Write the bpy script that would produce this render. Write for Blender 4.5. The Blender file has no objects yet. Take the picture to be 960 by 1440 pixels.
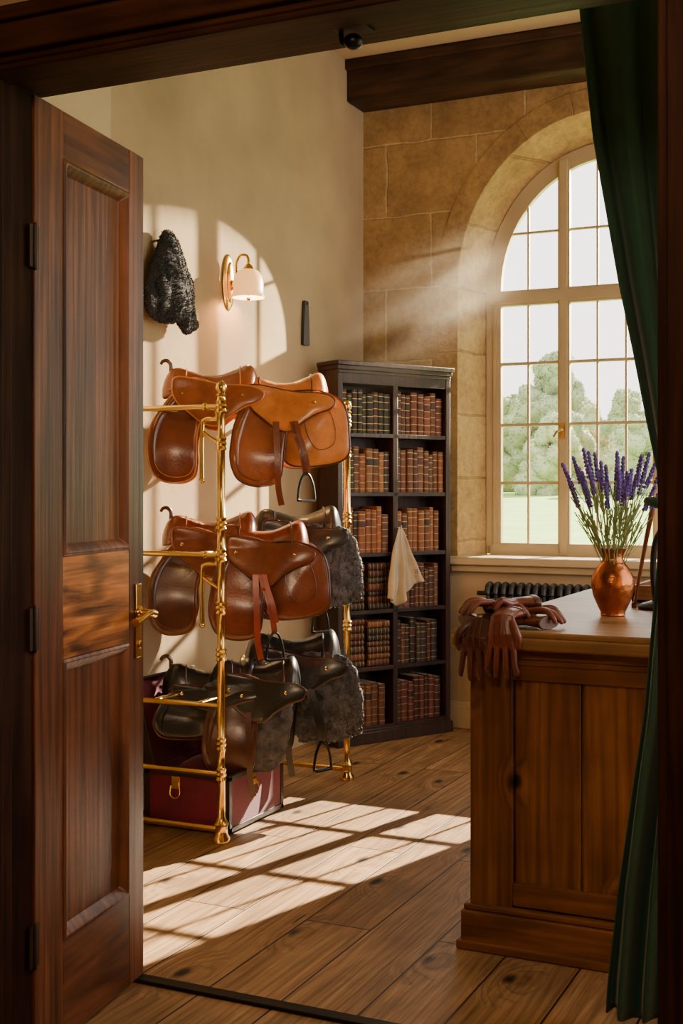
import bpy, math, random
from mathutils import Vector, Matrix, noise
from math import sin, cos, pi, sqrt, radians
random.seed(7)
scene = bpy.context.scene
COL = scene.collection

# ------------------------------------------------------------------ materials
def newmat(name):
    m = bpy.data.materials.new(name); m.use_nodes = True
    nt = m.node_tree; nt.nodes.clear()
    out = nt.nodes.new('ShaderNodeOutputMaterial')
    b = nt.nodes.new('ShaderNodeBsdfPrincipled')
    nt.links.new(b.outputs[0], out.inputs[0])
    return m, nt, b, out
def N(nt, t, **kw):
    n = nt.nodes.new(t)
    for k, v in kw.items():
        if k in n.inputs: n.inputs[k].default_value = v
        else: setattr(n, k, v)
    return n
def mix(nt, blend, fac, a, b):
    n = nt.nodes.new('ShaderNodeMixRGB'); n.blend_type = blend
    for i, v in enumerate((fac, a, b)):
        if hasattr(v, 'node'): nt.links.new(v, n.inputs[i])
        else: n.inputs[i].default_value = v if i == 0 else (tuple(v) + (1,))[:4]
    return n.outputs[0]
def ramp(nt, src, stops):
    r = nt.nodes.new('ShaderNodeValToRGB')
    while len(r.color_ramp.elements) < len(stops): r.color_ramp.elements.new(0.5)
    for e, (p, c) in zip(r.color_ramp.elements, stops):
        e.position = p
        e.color = (tuple(c) + (1,))[:4] if not isinstance(c, float) else (c, c, c, 1)
    nt.links.new(src, r.inputs[0]); return r.outputs[0]
def objco(nt, scale=(1, 1, 1), loc=(0, 0, 0), rot=(0, 0, 0)):
    t = nt.nodes.new('ShaderNodeTexCoord'); mp = nt.nodes.new('ShaderNodeMapping')
    mp.inputs['Scale'].default_value = scale; mp.inputs['Location'].default_value = loc
    mp.inputs['Rotation'].default_value = rot
    nt.links.new(t.outputs['Object'], mp.inputs[0]); return mp.outputs[0]
def bump(nt, b, src, strength=.3, dist=.01):
    n = N(nt, 'ShaderNodeBump', Strength=strength, Distance=dist)
    nt.links.new(src, n.inputs['Height']); nt.links.new(n.outputs[0], b.inputs['Normal'])

def simple(name, col, rough=.5, metal=0, var=.25, nscale=12, bmp=.15, coat=0, sheen=0, emit=None, bdist=.003, bscale=12):
    m, nt, b, out = newmat(name)
    co = objco(nt)
    n = N(nt, 'ShaderNodeTexNoise', Scale=nscale, Detail=6.0); nt.links.new(co, n.inputs['Vector'])
    f = ramp(nt, n.outputs[0], [(.25, tuple(c * (1 - var) for c in col)), (.75, tuple(min(1, c * (1 + var)) for c in col))])
    nt.links.new(f, b.inputs['Base Color'])
    b.inputs['Roughness'].default_value = rough; b.inputs['Metallic'].default_value = metal
    b.inputs['Coat Weight'].default_value = coat; b.inputs['Coat Roughness'].default_value = .2
    b.inputs['Sheen Weight'].default_value = sheen
    if bmp:
        n2 = N(nt, 'ShaderNodeTexNoise', Scale=nscale * bscale, Detail=4.0); nt.links.new(co, n2.inputs['Vector'])
        bump(nt, b, n2.outputs[0], bmp, bdist)
    if emit:
        b.inputs['Emission Color'].default_value = emit[0] + (1,); b.inputs['Emission Strength'].default_value = emit[1]
    return m
def leather(name, col, rough=.34, var=.35, coat=.5):
    return simple(name, col, rough, var=var, nscale=9, bmp=.25, coat=coat)
def knot2d(nt, c, sx, sy, loc, rotx=0, r=(.045, .12)):
    co3 = objco(nt, (sx, sy if not rotx else 1, 1 if not rotx else sy), loc=(0, 0, 0))
    mp = nt.nodes.new('ShaderNodeMapping'); mp.inputs['Rotation'].default_value = (rotx, 0, 0); mp.inputs['Location'].default_value = loc
    nt.links.new(co3, mp.inputs[0])
    v = nt.nodes.new('ShaderNodeTexVoronoi'); v.voronoi_dimensions = '2D'; v.inputs['Scale'].default_value = 1.0; nt.links.new(mp.outputs[0], v.inputs['Vector'])
    n = N(nt, 'ShaderNodeTexNoise', Scale=6.0); nt.links.new(mp.outputs[0], n.inputs['Vector'])
    a = N(nt, 'ShaderNodeMath', operation='MULTIPLY_ADD'); nt.links.new(n.outputs[0], a.inputs[0]); a.inputs[1].default_value = .06; nt.links.new(v.outputs['Distance'], a.inputs[2])
    return mix(nt, 'MULTIPLY', 1.0, c, ramp(nt, a.outputs[0], [(r[0], .07), (r[0] + .03, .30), (r[1], 1.0)])), a.outputs[0]
def wood(name, dark, light, axis=2, rough=.38, freq=1.0, knots=0, coat=.15, wave=.6, spec=.5):
    m, nt, b, out = newmat(name)
    s = [9.0 * freq] * 3; s[axis] = .75 * freq
    co = objco(nt, tuple(s))
    vec = co; kd = None
    if knots:
        _, kd = knot2d(nt, (1, 1, 1), 3.0, 2.0, (knots, .37, 0), radians(90))
        kk = ramp(nt, kd, [(.02, 1.0), (.22, 0.0)])
        va = N(nt, 'ShaderNodeVectorMath', operation='MULTIPLY_ADD'); nt.links.new(kk, va.inputs[0]); va.inputs[1].default_value = (.6, 0, .5); nt.links.new(co, va.inputs[2]); vec = va.outputs[0]
    n1 = N(nt, 'ShaderNodeTexNoise', Scale=1.0, Detail=7.0, Roughness=.6, Distortion=1.4); nt.links.new(vec, n1.inputs['Vector'])
    s2 = [60.0 * freq] * 3; s2[axis] = 2.2 * freq
    co2 = objco(nt, tuple(s2))
    n2 = N(nt, 'ShaderNodeTexNoise', Scale=1.0, Detail=4.0, Distortion=.3); nt.links.new(co2, n2.inputs['Vector'])
    w = N(nt, 'ShaderNodeTexWave', Scale=.9, Distortion=9.0, Detail=3.0); w.inputs['Detail Scale'].default_value = .9
    nt.links.new(vec, w.inputs['Vector'])
    n3 = N(nt, 'ShaderNodeTexNoise', Scale=5.0, Detail=4.0); nt.links.new(objco(nt), n3.inputs['Vector'])
    c = ramp(nt, n1.outputs[0], [(.30, dark), (.68, light)])
    c = mix(nt, 'MULTIPLY', wave, c, ramp(nt, w.outputs[0], [(0, .40), (.55, 1.0)]))
    c = mix(nt, 'MULTIPLY', .5, c, ramp(nt, n2.outputs[0], [(.33, .45), (.62, 1.0)]))
    c = mix(nt, 'MULTIPLY', .6, c, ramp(nt, n3.outputs[0], [(.35, .55), (.6, 1.0)]))
    if knots: c = mix(nt, 'MULTIPLY', 1.0, c, ramp(nt, kd, [(.050, .06), (.07, .30), (.11, 1.0)]))
    nt.links.new(c, b.inputs['Base Color'])
    b.inputs['Roughness'].default_value = rough; b.inputs['Coat Weight'].default_value = coat
    b.inputs['Coat Roughness'].default_value = .3; b.inputs['Specular IOR Level'].default_value = spec
    bump(nt, b, n2.outputs[0], .4, .003)
    return m

M = {}
M['plaster'] = simple('plaster_beige', (.40, .295, .170), .9, var=.24, nscale=1.6, bmp=.35, bdist=.006)
M['plaster_light'] = simple('plaster_cream', (.50, .385, .235), .85, var=.12, nscale=2, bmp=.2)
M['ceiling'] = simple('ceiling_cream', (.52, .39, .22), .9, var=.08, nscale=2, bmp=.1)
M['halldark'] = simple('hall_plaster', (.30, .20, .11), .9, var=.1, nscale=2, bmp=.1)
M['brass'] = simple('polished_brass', (.78, .50, .15), .2, 1, var=.15, nscale=8, bmp=.03)
M['brass_old'] = simple('aged_brass', (.42, .28, .10), .35, 1, var=.3, nscale=20, bmp=.1)
M['copper'] = simple('hammered_copper', (.46, .145, .05), .27, 1, var=.45, nscale=9, bmp=.8, bscale=4, bdist=.005)
M['iron'] = simple('black_iron', (.015, .015, .015), .4, .6, var=.3)
M['hingemetal'] = simple('bronzed_hinge_metal', (.045, .028, .018), .5, .5, var=.3)
M['radiator'] = simple('radiator_enamel', (.022, .024, .026), .45, .2)
M['tan'] = leather('tan_leather', (.66, .215, .052), .24)
M['tan_mid'] = leather('chestnut_leather', (.30, .080, .026), .25)
M['brown'] = leather('brown_leather', (.18, .043, .018), .25)
M['darkbrown'] = leather('dark_brown_leather', (.085, .025, .013), .3)
M['black'] = leather('black_leather', (.012, .012, .013), .3)
M['redstrap'] = leather('russet_strap_leather', (.30, .045, .022), .4)
M['glove'] = leather('oxblood_glove_leather', (.17, .042, .024), .42, coat=.25)
M['gloved'] = leather('dark_glove_leather', (.085, .022, .014), .45, coat=.2)
M['fur'] = simple('black_sheepskin', (.014, .014, .015), .85, var=.5, nscale=40, bmp=.5, sheen=.15)
M['greyfur'] = simple('charcoal_sheepskin', (.085, .085, .09), .85, var=.8, nscale=22, bmp=.6, sheen=.3)
M['velvet'] = simple('burgundy_velvet', (.15, .004, .032), .75, var=.45, nscale=6, bmp=.1, sheen=.25)
M['trunkleather'] = leather('trunk_leather', (.022, .008, .006), .55, coat=.1)
M['curtain'] = simple('green_velvet', (.002, .046, .030), .75, var=.2, nscale=5, bmp=.06, sheen=.2)
M['cream_paint'] = simple('cream_window_paint', (.46, .36, .21), .5, var=.08, nscale=6, bmp=.05)
M['sillpaint'] = simple('cream_sill', (.55, .44, .27), .5, var=.1, nscale=3, bmp=.05)
M['cloth'] = simple('ivory_linen', (.54, .45, .31), .9, var=.12, nscale=10, bmp=.3)
M['embroid'] = simple('brown_thread', (.18, .10, .05), .8)
M['gold'] = simple('gilt_tooling', (.55, .35, .11), .4, .7)
M['pages'] = simple('aged_paper', (.45, .36, .22), .9)
M['lavender'] = simple('lavender_flower', (.12, .07, .33), .8, var=.5, nscale=60)
M['stem'] = simple('lavender_stem', (.24, .29, .11), .7, var=.3, nscale=30)
M['bark'] = simple('tree_bark', (.25, .22, .17), .9)
M['doorwood'] = wood('door_mahogany', (.060, .016, .007), (.31, .100, .035), 2, .38, coat=.15, wave=.65, spec=.3)
M['doorwood_h'] = wood('door_rail_mahogany', (.060, .016, .007), (.33, .105, .037), 0, .38, coat=.15, wave=.65, spec=.3)
M['railwood'] = wood('door_rail_figured', (.12, .032, .008), (.95, .34, .085), 0, .34, 1.6, coat=.15, wave=1.0, spec=.35)
M['framewood'] = wood('frame_mahogany', (.016, .006, .0035), (.060, .021, .010), 2, .65, coat=0, spec=.08)
M['framewood_h'] = wood('frame_mahogany_head', (.028, .010, .005), (.078, .028, .013), 0, .5, coat=0, spec=.2, wave=.4)
M['beamwood'] = wood('beam_oak', (.028, .013, .008), (.090, .039, .020), 0, .6, spec=.25)
M['casewood'] = wood('bookcase_wood', (.018, .008, .005), (.060, .022, .013), 2, .45)
M['counterwood'] = wood('counter_pine', (.16, .058, .020), (.34, .140, .050), 2, .48, .8, knots=.15, wave=.5, spec=.3)
M['counterwood_h'] = wood('counter_pine_rail', (.15, .054, .019), (.35, .142, .050), 0, .48, .8, wave=.5, spec=.3)
M['topwood'] = wood('counter_top_wood', (.25, .118, .042), (.50, .275, .115), 0, .42, .7, coat=.1, wave=.45, spec=.35)
M['lawn'] = simple('lawn_grass', (.24, .42, .075), .95, var=.25, nscale=.4, bmp=.2)
def leafmat(name, c):
    return simple(name, c, .95, var=.18, nscale=.9, bmp=0)
M['leaf1'] = leafmat('foliage_olive_hazed', (.33, .385, .21)); M['leaf2'] = leafmat('foliage_pale_hazed', (.38, .43, .25)); M['leaf3'] = leafmat('foliage_deep_hazed', (.31, .36, .215))  # distance haze is put into these pale leaf colours

def glassmat():
    m, nt, b, out = newmat('window_glass'); nt.nodes.remove(b)
    t = N(nt, 'ShaderNodeBsdfTransparent'); t.inputs[0].default_value = (.98, .98, .97, 1)
    g = N(nt, 'ShaderNodeBsdfGlossy'); g.inputs['Roughness'].default_value = .03
    no = N(nt, 'ShaderNodeTexNoise', Scale=2.0)
    r = ramp(nt, no.outputs[0], [(0, .02), (1, .05)])
    mx = nt.nodes.new('ShaderNodeMixShader'); nt.links.new(r, mx.inputs[0])
    nt.links.new(t.outputs[0], mx.inputs[1]); nt.links.new(g.outputs[0], mx.inputs[2]); nt.links.new(mx.outputs[0], out.inputs[0])
    return m
M['glass'] = glassmat()
M['shade'] = simple('frosted_shade_glass', (.66, .44, .20), .4, var=.04, emit=((1.0, .46, .13), 1.6))

def stonemat(name, c1, c2, cm, bw=.62, rh=.47):
    m, nt, b, out = newmat(name)
    t = nt.nodes.new('ShaderNodeTexCoord'); sp = nt.nodes.new('ShaderNodeSeparateXYZ'); nt.links.new(t.outputs['Object'], sp.inputs[0])
    a = N(nt, 'ShaderNodeMath', operation='ADD'); nt.links.new(sp.outputs[0], a.inputs[0]); nt.links.new(sp.outputs[1], a.inputs[1])
    cb = nt.nodes.new('ShaderNodeCombineXYZ'); nt.links.new(a.outputs[0], cb.inputs[0]); nt.links.new(sp.outputs[2], cb.inputs[1])
    nw = N(nt, 'ShaderNodeTexNoise', Scale=7.0, Detail=4.0); nt.links.new(t.outputs['Object'], nw.inputs['Vector'])
    wa = N(nt, 'ShaderNodeVectorMath', operation='MULTIPLY_ADD'); nt.links.new(nw.outputs[1], wa.inputs[0]); wa.inputs[1].default_value = (.03, .03, 0); nt.links.new(cb.outputs[0], wa.inputs[2])
    br = N(nt, 'ShaderNodeTexBrick', Scale=1.0); br.inputs['Brick Width'].default_value = bw; br.inputs['Row Height'].default_value = rh
    br.inputs['Mortar Size'].default_value = .008; br.inputs['Mortar Smooth'].default_value = .4; br.inputs['Bias'].default_value = 0
    br.inputs['Color1'].default_value = c1 + (1,); br.inputs['Color2'].default_value = c2 + (1,); br.inputs['Mortar'].default_value = cm + (1,)
    nt.links.new(wa.outputs[0], br.inputs[0])
    n = N(nt, 'ShaderNodeTexNoise', Scale=4.5, Detail=10.0, Roughness=.78); nt.links.new(t.outputs['Object'], n.inputs['Vector'])
    c = mix(nt, 'MULTIPLY', .75, br.outputs[0], ramp(nt, n.outputs[0], [(.36, (.62, .54, .45)), (.60, (1.12, 1.08, 1.0))]))
    n4 = N(nt, 'ShaderNodeTexNoise', Scale=22.0, Detail=8.0, Roughness=.7); nt.links.new(t.outputs['Object'], n4.inputs['Vector'])
    c = mix(nt, 'MULTIPLY', .55, c, ramp(nt, n4.outputs[0], [(.36, .65), (.55, 1.05)]))
    nt.links.new(c, b.inputs['Base Color']); b.inputs['Roughness'].default_value = .9
    n2 = N(nt, 'ShaderNodeTexNoise', Scale=14.0, Detail=12.0, Roughness=.75); nt.links.new(t.outputs['Object'], n2.inputs['Vector'])
    ad = N(nt, 'ShaderNodeMath', operation='MULTIPLY_ADD'); nt.links.new(br.outputs['Fac'], ad.inputs[0]); ad.inputs[1].default_value = -.6; nt.links.new(n2.outputs[0], ad.inputs[2])
    bump(nt, b, ad.outputs[0], .9, .03)
    return m
M['stone'] = stonemat('sandstone_blocks', (.44, .275, .105), (.55, .36, .15), (.70, .52, .27))
M['archstone'] = stonemat('arch_sandstone', (.54, .36, .15), (.62, .42, .19), (.44, .29, .125), 3.0, .40)
M['ringstone'] = stonemat('voussoir_sandstone', (.50, .325, .13), (.50, .325, .13), (.50, .325, .13), 9.0, 9.0)

def floormat():
    m, nt, b, out = newmat('oak_floorboards')
    t = nt.nodes.new('ShaderNodeTexCoord'); sp = nt.nodes.new('ShaderNodeSeparateXYZ'); nt.links.new(t.outputs['Object'], sp.inputs[0])
    cb = nt.nodes.new('ShaderNodeCombineXYZ'); nt.links.new(sp.outputs[1], cb.inputs[0]); nt.links.new(sp.outputs[0], cb.inputs[1])
    br = N(nt, 'ShaderNodeTexBrick', Scale=1.0); br.offset = .37
    br.inputs['Brick Width'].default_value = 2.4; br.inputs['Row Height'].default_value = .245
    br.inputs['Mortar Size'].default_value = .0035; br.inputs['Mortar Smooth'].default_value = .2
    br.inputs['Color1'].default_value = (.20, .20, .20, 1); br.inputs['Color2'].default_value = (1, 1, 1, 1); br.inputs['Mortar'].default_value = (0, 0, 0, 1)
    nt.links.new(cb.outputs[0], br.inputs[0])
    _, kd = knot2d(nt, (1, 1, 1), 2.6, 1.2, (.35, .20, 0))
    kn = ramp(nt, kd, [(.02, 1.0), (.30, 0.0)])
    mp = nt.nodes.new('ShaderNodeMapping'); mp.inputs['Scale'].default_value = (12, .9, 1); nt.links.new(t.outputs['Object'], mp.inputs[0])
    sh = N(nt, 'ShaderNodeVectorMath', operation='MULTIPLY_ADD'); nt.links.new(br.outputs[0], sh.inputs[0]); sh.inputs[1].default_value = (17, 9, 5); nt.links.new(mp.outputs[0], sh.inputs[2])
    sh2 = N(nt, 'ShaderNodeVectorMath', operation='MULTIPLY_ADD'); nt.links.new(kn, sh2.inputs[0]); sh2.inputs[1].default_value = (1.6, 1.0, 0); nt.links.new(sh.outputs[0], sh2.inputs[2])
    n1 = N(nt, 'ShaderNodeTexNoise', Scale=1.0, Detail=8.0, Distortion=2.0); nt.links.new(sh2.outputs[0], n1.inputs['Vector'])
    w = N(nt, 'ShaderNodeTexWave', Scale=.8, Distortion=12.0, Detail=3.0); nt.links.new(sh2.outputs[0], w.inputs['Vector'])
    mp2 = nt.nodes.new('ShaderNodeMapping'); mp2.inputs['Scale'].default_value = (80, 3, 1); nt.links.new(t.outputs['Object'], mp2.inputs[0])
    n2 = N(nt, 'ShaderNodeTexNoise', Scale=1.0, Detail=4.0); nt.links.new(mp2.outputs[0], n2.inputs['Vector'])
    n3 = N(nt, 'ShaderNodeTexNoise', Scale=2.5, Detail=7.0, Roughness=.65); nt.links.new(t.outputs['Object'], n3.inputs['Vector'])
    c = ramp(nt, n1.outputs[0], [(.28, (.33, .175, .075)), (.70, (.62, .375, .180))])
    c = mix(nt, 'MULTIPLY', .42, c, ramp(nt, w.outputs[0], [(0, .35), (.35, 1.0)]))
    c = mix(nt, 'MULTIPLY', .5, c, ramp(nt, n2.outputs[0], [(.35, .4), (.6, 1.0)]))
    c = mix(nt, 'MULTIPLY', .5, c, ramp(nt, n3.outputs[0], [(.35, .5), (.58, 1.0)]))
    c = mix(nt, 'MULTIPLY', .32, c, br.outputs[0])
    mpc = nt.nodes.new('ShaderNodeMapping'); mpc.inputs['Scale'].default_value = (26, 1.1, 1); nt.links.new(t.outputs['Object'], mpc.inputs[0])
    nc = N(nt, 'ShaderNodeTexNoise', Scale=1.0, Detail=2.0, Distortion=.6); nt.links.new(mpc.outputs[0], nc.inputs['Vector'])
    c = mix(nt, 'MULTIPLY', .9, c, ramp(nt, nc.outputs[0], [(.23, .08), (.27, 1.0)]))
    c = mix(nt, 'MULTIPLY', 1.0, c, ramp(nt, kd, [(.050, .06), (.068, .3), (.10, 1.0)]))
    c = mix(nt, 'MIX', br.outputs['Fac'], c, (.02, .010, .006))
    nt.links.new(c, b.inputs['Base Color']); b.inputs['Roughness'].default_value = .5; b.inputs['Coat Weight'].default_value = .05; b.inputs['Coat Roughness'].default_value = .35
    b.inputs['Specular IOR Level'].default_value = .35
    ad = N(nt, 'ShaderNodeMath', operation='MULTIPLY_ADD'); nt.links.new(br.outputs['Fac'], ad.inputs[0]); ad.inputs[1].default_value = -2.0; nt.links.new(n2.outputs[0], ad.inputs[2])
    bump(nt, b, ad.outputs[0], .5, .005)
    return m
M['floor'] = floormat()

# ------------------------------------------------------------------ geometry
def catmull(P, n=6, closed=False):
    P = [Vector(p) for p in P]; out = []; L = len(P)
    rng = range(L) if closed else range(L - 1)
    for i in rng:
        if closed: p0, p1, p2, p3 = P[(i - 1) % L], P[i], P[(i + 1) % L], P[(i + 2) % L]
        else: p0, p1, p2, p3 = P[max(i - 1, 0)], P[i], P[i + 1], P[min(i + 2, L - 1)]
        for k in range(n):
            t = k / n
            out.append(.5 * ((2 * p1) + (p2 - p0) * t + (2 * p0 - 5 * p1 + 4 * p2 - p3) * t * t + (3 * p1 - p0 - 3 * p2 + p3) * t ** 3))
    if not closed: out.append(P[-1])
    return out
class G:
    def __init__(s): s.v = []; s.f = []; s.m = []
    def add(s, v, f, mi=0):
        o = len(s.v); s.v += [Vector(p) for p in v]
        for q in f: s.f.append([i + o for i in q]); s.m.append(mi)
        return s
    def box(s, a, b, mi=0, M4=None):
        x0, y0, z0 = a; x1, y1, z1 = b
        v = [Vector(p) for p in [(x0, y0, z0), (x1, y0, z0), (x1, y1, z0), (x0, y1, z0), (x0, y0, z1), (x1, y0, z1), (x1, y1, z1), (x0, y1, z1)]]
        if M4: v = [M4 @ p for p in v]
        return s.add(v, [(0, 3, 2, 1), (4, 5, 6, 7), (0, 1, 5, 4), (1, 2, 6, 5), (2, 3, 7, 6), (3, 0, 4, 7)], mi)
    def lathe(s, prof, seg=24, M4=None, mi=0, o=(0, 0, 0)):
        v = []; f = []; n = len(prof)
        for r, z in prof:
            for k in range(seg):
                a = 2 * pi * k / seg; p = Vector((r * cos(a), r * sin(a), z))
                if M4: p = M4 @ p
                v.append(p + Vector(o))
        for i in range(n - 1):
            for k in range(seg):
                k2 = (k + 1) % seg; f.append((i * seg + k, i * seg + k2, (i + 1) * seg + k2, (i + 1) * seg + k))
        f.append(tuple(reversed(range(seg)))); f.append(tuple(range((n - 1) * seg, n * seg)))
        return s.add(v, f, mi)
    def loft(s, secs, mi=0, cap=True, closed=False):
        v = []; f = []; k = len(secs[0])
        for q in secs: v += q
        L = len(secs)
        for i in range(L if closed else L - 1):
            i2 = (i + 1) % L
            for j in range(k):
                j2 = (j + 1) % k; f.append((i * k + j, i * k + j2, i2 * k + j2, i2 * k + j))
        if cap and not closed: f.append(tuple(reversed(range(k)))); f.append(tuple(range((L - 1) * k, L * k)))
        return s.add(v, f, mi)
    def sweep(s, pts, prof, closed=False, side=None, mi=0, scl=None):
        P = [Vector(p) for p in pts]; L = len(P); secs = []; prev = None
        for i in range(L):
            if closed: t = P[(i + 1) % L] - P[(i - 1) % L]
            else: t = P[min(i + 1, L - 1)] - P[max(i - 1, 0)]
            if t.length < 1e-9: t = Vector((0, 0, 1))
            t.normalize()
            if side is not None: a = Vector(side)
            elif prev is None: a = Vector((0, 0, 1)) if abs(t.z) < .9 else Vector((1, 0, 0))
            else: a = prev
            a = a - t * a.dot(t)
            if a.length < 1e-6: a = t.orthogonal()
            a.normalize(); prev = a; b = t.cross(a)
            k = scl[i] if scl else 1
            secs.append([P[i] + a * (u * k) + b * (w * k) for u, w in prof])
        return s.loft(secs, mi, closed=closed)
    def tube(s, pts, r, seg=10, smooth=5, closed=False, mi=0):
        if isinstance(r, (list, tuple)):
            R = catmull([(q, 0, 0) for q in r], max(smooth, 1), closed); R = [q.x for q in R]
            P = catmull(pts, max(smooth, 1), closed)
        else:
            P = catmull(pts, smooth, closed) if smooth else [Vector(p) for p in pts]; R = [r] * len(P)
        prof = [(cos(2 * pi * k / seg), sin(2 * pi * k / seg)) for k in range(seg)]
        return s.sweep(P, prof, closed, mi=mi, scl=R)
    def ribbon(s, pts, w, t, side, smooth=5, mi=0, closed=False):
        P = catmull(pts, smooth, closed) if smooth else pts
        return s.sweep(P, [(-w / 2, -t / 2), (w / 2, -t / 2), (w / 2, t / 2), (-w / 2, t / 2)], closed, side=side, mi=mi)
    def blob(s, c, r, M4=None, mi=0, seg=16, rings=10):
        prof = [(max(sin(pi * i / rings), .001), -cos(pi * i / rings)) for i in range(rings + 1)]
        v = []; f = []
        for q, z in prof:
            for k in range(seg):
                a = 2 * pi * k / seg; p = Vector((q * cos(a) * r[0], q * sin(a) * r[1], z * r[2]))
                if M4: p = M4 @ p
                v.append(p + Vector(c))
        for i in range(rings):
            for k in range(seg):
                k2 = (k + 1) % seg; f.append((i * seg + k, i * seg + k2, (i + 1) * seg + k2, (i + 1) * seg + k))
        return s.add(v, f, mi)
    def pillow(s, outline, fmap, thick, rings=7, mi=0, flat=False, smooth=5):
        O = catmull([(p[0], p[1], 0) for p in outline], smooth, True); n = len(O)
        c = sum(O, Vector()) / n; v = []; f = []
        for sd in (1, -1):
            base = len(v)
            for i in range(rings + 1):
                rho = i / rings
                rr = sin(rho * pi / 2) if not flat else rho
                th = thick / 2 * (sqrt(max(0, 1 - rr ** 2)) if not flat else (1 if i < rings else .3))
                for q in O:
                    p2 = c + (q - c) * max(rr, .001)
                    pos, nr = fmap(p2.x, p2.y)
                    v.append(Vector(pos) + Vector(nr) * th * sd)
            for i in range(rings):
                for k in range(n):
                    k2 = (k + 1) % n; q = (base + i * n + k, base + i * n + k2, base + (i + 1) * n + k2, base + (i + 1) * n + k)
                    f.append(q if sd > 0 else q[::-1])
        if flat:
            m = (rings + 1) * n
            for k in range(n):
                k2 = (k + 1) % n; f.append((rings * n + k, rings * n + k2, m + rings * n + k2, m + rings * n + k))
        return s.add(v, f, mi)
    def rim(s, outline, fmap, r, mi=0, smooth=5):
        O = catmull([(p[0], p[1], 0) for p in outline], smooth, True)
        return s.tube([Vector(fmap(q.x, q.y)[0]) for q in O], r, 6, 0, closed=True, mi=mi)
    def fuzz(s, density, length, width=.003, mi=0, droop=.5, curl=1.0):
        nf = len(s.f); nv = []; fs = []
        for i in range(nf):
            q = [s.v[j] for j in s.f[i]]
            if len(q) < 3 or len(q) > 4: continue
            e = (q[1] - q[0]).cross(q[2] - q[0]); ar = e.length * (1 if len(q) == 4 else .5)
            if ar < 1e-9: continue
            nn = e.normalized(); k = density * ar; k = int(k) + (random.random() < k - int(k))
            for _ in range(k):
                a, b = random.random(), random.random()
                p = q[0].lerp(q[1], a).lerp(q[-1].lerp(q[2], a), b)
                d = (nn + Vector([random.uniform(-.7, .7) for _ in range(3)]) + Vector((0, 0, -droop * random.random()))).normalized()
                t = d.orthogonal().normalized() * width; L = length * random.uniform(.5, 1.2); o = len(nv)
                mid = p + d * L * .6; tip = mid + (d * (1 / curl) + Vector([random.uniform(-1, 1) for _ in range(3)])).normalized() * L * .5
                nv += [p - t, p + t, mid + t * .9, mid - t * .9, tip]; fs += [(o, o + 1, o + 2, o + 3), (o + 3, o + 2, o + 4)]
        return s.add(nv, fs, mi)
    def wobble(s, amp, sc, seed=0):
        for i, p in enumerate(s.v):
            s.v[i] = p + noise.noise_vector(p * sc + Vector((seed, 0, 0))) * amp
        return s
    def obj(s, name, mats, parent=None, loc=(0, 0, 0), rot=(0, 0, 0), bevel=0, sub=0, solid=0, ang=35, seg=2):
        me = bpy.data.meshes.new(name); me.from_pydata([tuple(p) for p in s.v], [], s.f)
        if not isinstance(mats, (list, tuple)): mats = [mats]
        for m in mats: me.materials.append(M[m] if isinstance(m, str) else m)
        me.polygons.foreach_set('material_index', s.m); me.polygons.foreach_set('use_smooth', [True] * len(s.f))
        me.update(); me.set_sharp_from_angle(angle=radians(ang))
        o = bpy.data.objects.new(name, me); COL.objects.link(o)
        o.location = loc; o.rotation_euler = rot
        if parent: o.parent = parent
        if solid: md = o.modifiers.new('s', 'SOLIDIFY'); md.thickness = solid; md.offset = 0
        if bevel: md = o.modifiers.new('b', 'BEVEL'); md.width = bevel; md.segments = seg; md.limit_method = 'ANGLE'
        if sub: md = o.modifiers.new('u', 'SUBSURF'); md.levels = sub; md.render_levels = sub
        return o
def tag(o, label=None, cat=None, group=None, kind=None):
    if label: o['label'] = label
    if cat: o['category'] = cat
    if group: o['group'] = group
    if kind: o['kind'] = kind
    return o
def root(name, loc, rz, label, cat, group=None, kind=None):
    e = bpy.data.objects.new(name, None); e.empty_display_size = .1; COL.objects.link(e)
    e.location = loc; e.rotation_euler = (0, 0, rz); tag(e, label, cat, group, kind); return e
def struct(o, label, cat): return tag(o, label, cat, kind='structure')

# ------------------------------------------------------------------ room shell
XL, XR, YD, YB, ZC = -3.34, 1.3, 2.63, 7.5, 4.24
g = G(); g.box((-5, -3.2, -.08), (XR + .3, 8.0, 0)); struct(g.obj('floor', 'floor'), 'wide rustic oak floorboards with dark knots', 'floor')
g = G(); g.box((XL - .2, YD, ZC), (XR + .2, YB + .5, ZC + .1)); struct(g.obj('ceiling', 'ceiling'), 'cream plaster ceiling above dark beam', 'ceiling')
g = G(); g.box((XL - .2, YD - .13, 0), (XL, YB + .4, ZC)); struct(g.obj('wall_left', 'plaster'), 'beige plaster wall behind the saddle rack', 'wall')
g = G(); g.box((XL - .01, 3.1, 0), (XL + .07, 4.60, ZC)); struct(g.obj('wall_pier', 'plaster_light', bevel=.006), 'cream plaster pier beside the open door', 'wall')
CX, ZS = -1.78, 2.80
AO, BO = .905, 1.0
AI, BI = .785, .86
YW = 7.82; SILL = 1.09
def arch(a, b, n=28, y=0, z0=SILL):
    P = [Vector((CX - a, y, z0))]
    for i in range(n + 1):
        t = pi - pi * i / n; P.append(Vector((CX + a * cos(t), y, ZS + b * sin(t))))
    P.append(Vector((CX + a, y, z0))); return P
g = G(); oL, oR = CX - AO, CX + AO
def q4(a, b, c, d, mi=0): g.add([a, b, c, d], [(0, 1, 2, 3)], mi)
q4((XL, YB, 0), (oL, YB, 0), (oL, YB, 1.07), (XL, YB, 1.07), 1); q4((XL, YB, 1.07), (oL, YB, 1.07), (oL, YB, ZC), (XL, YB, ZC))
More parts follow.
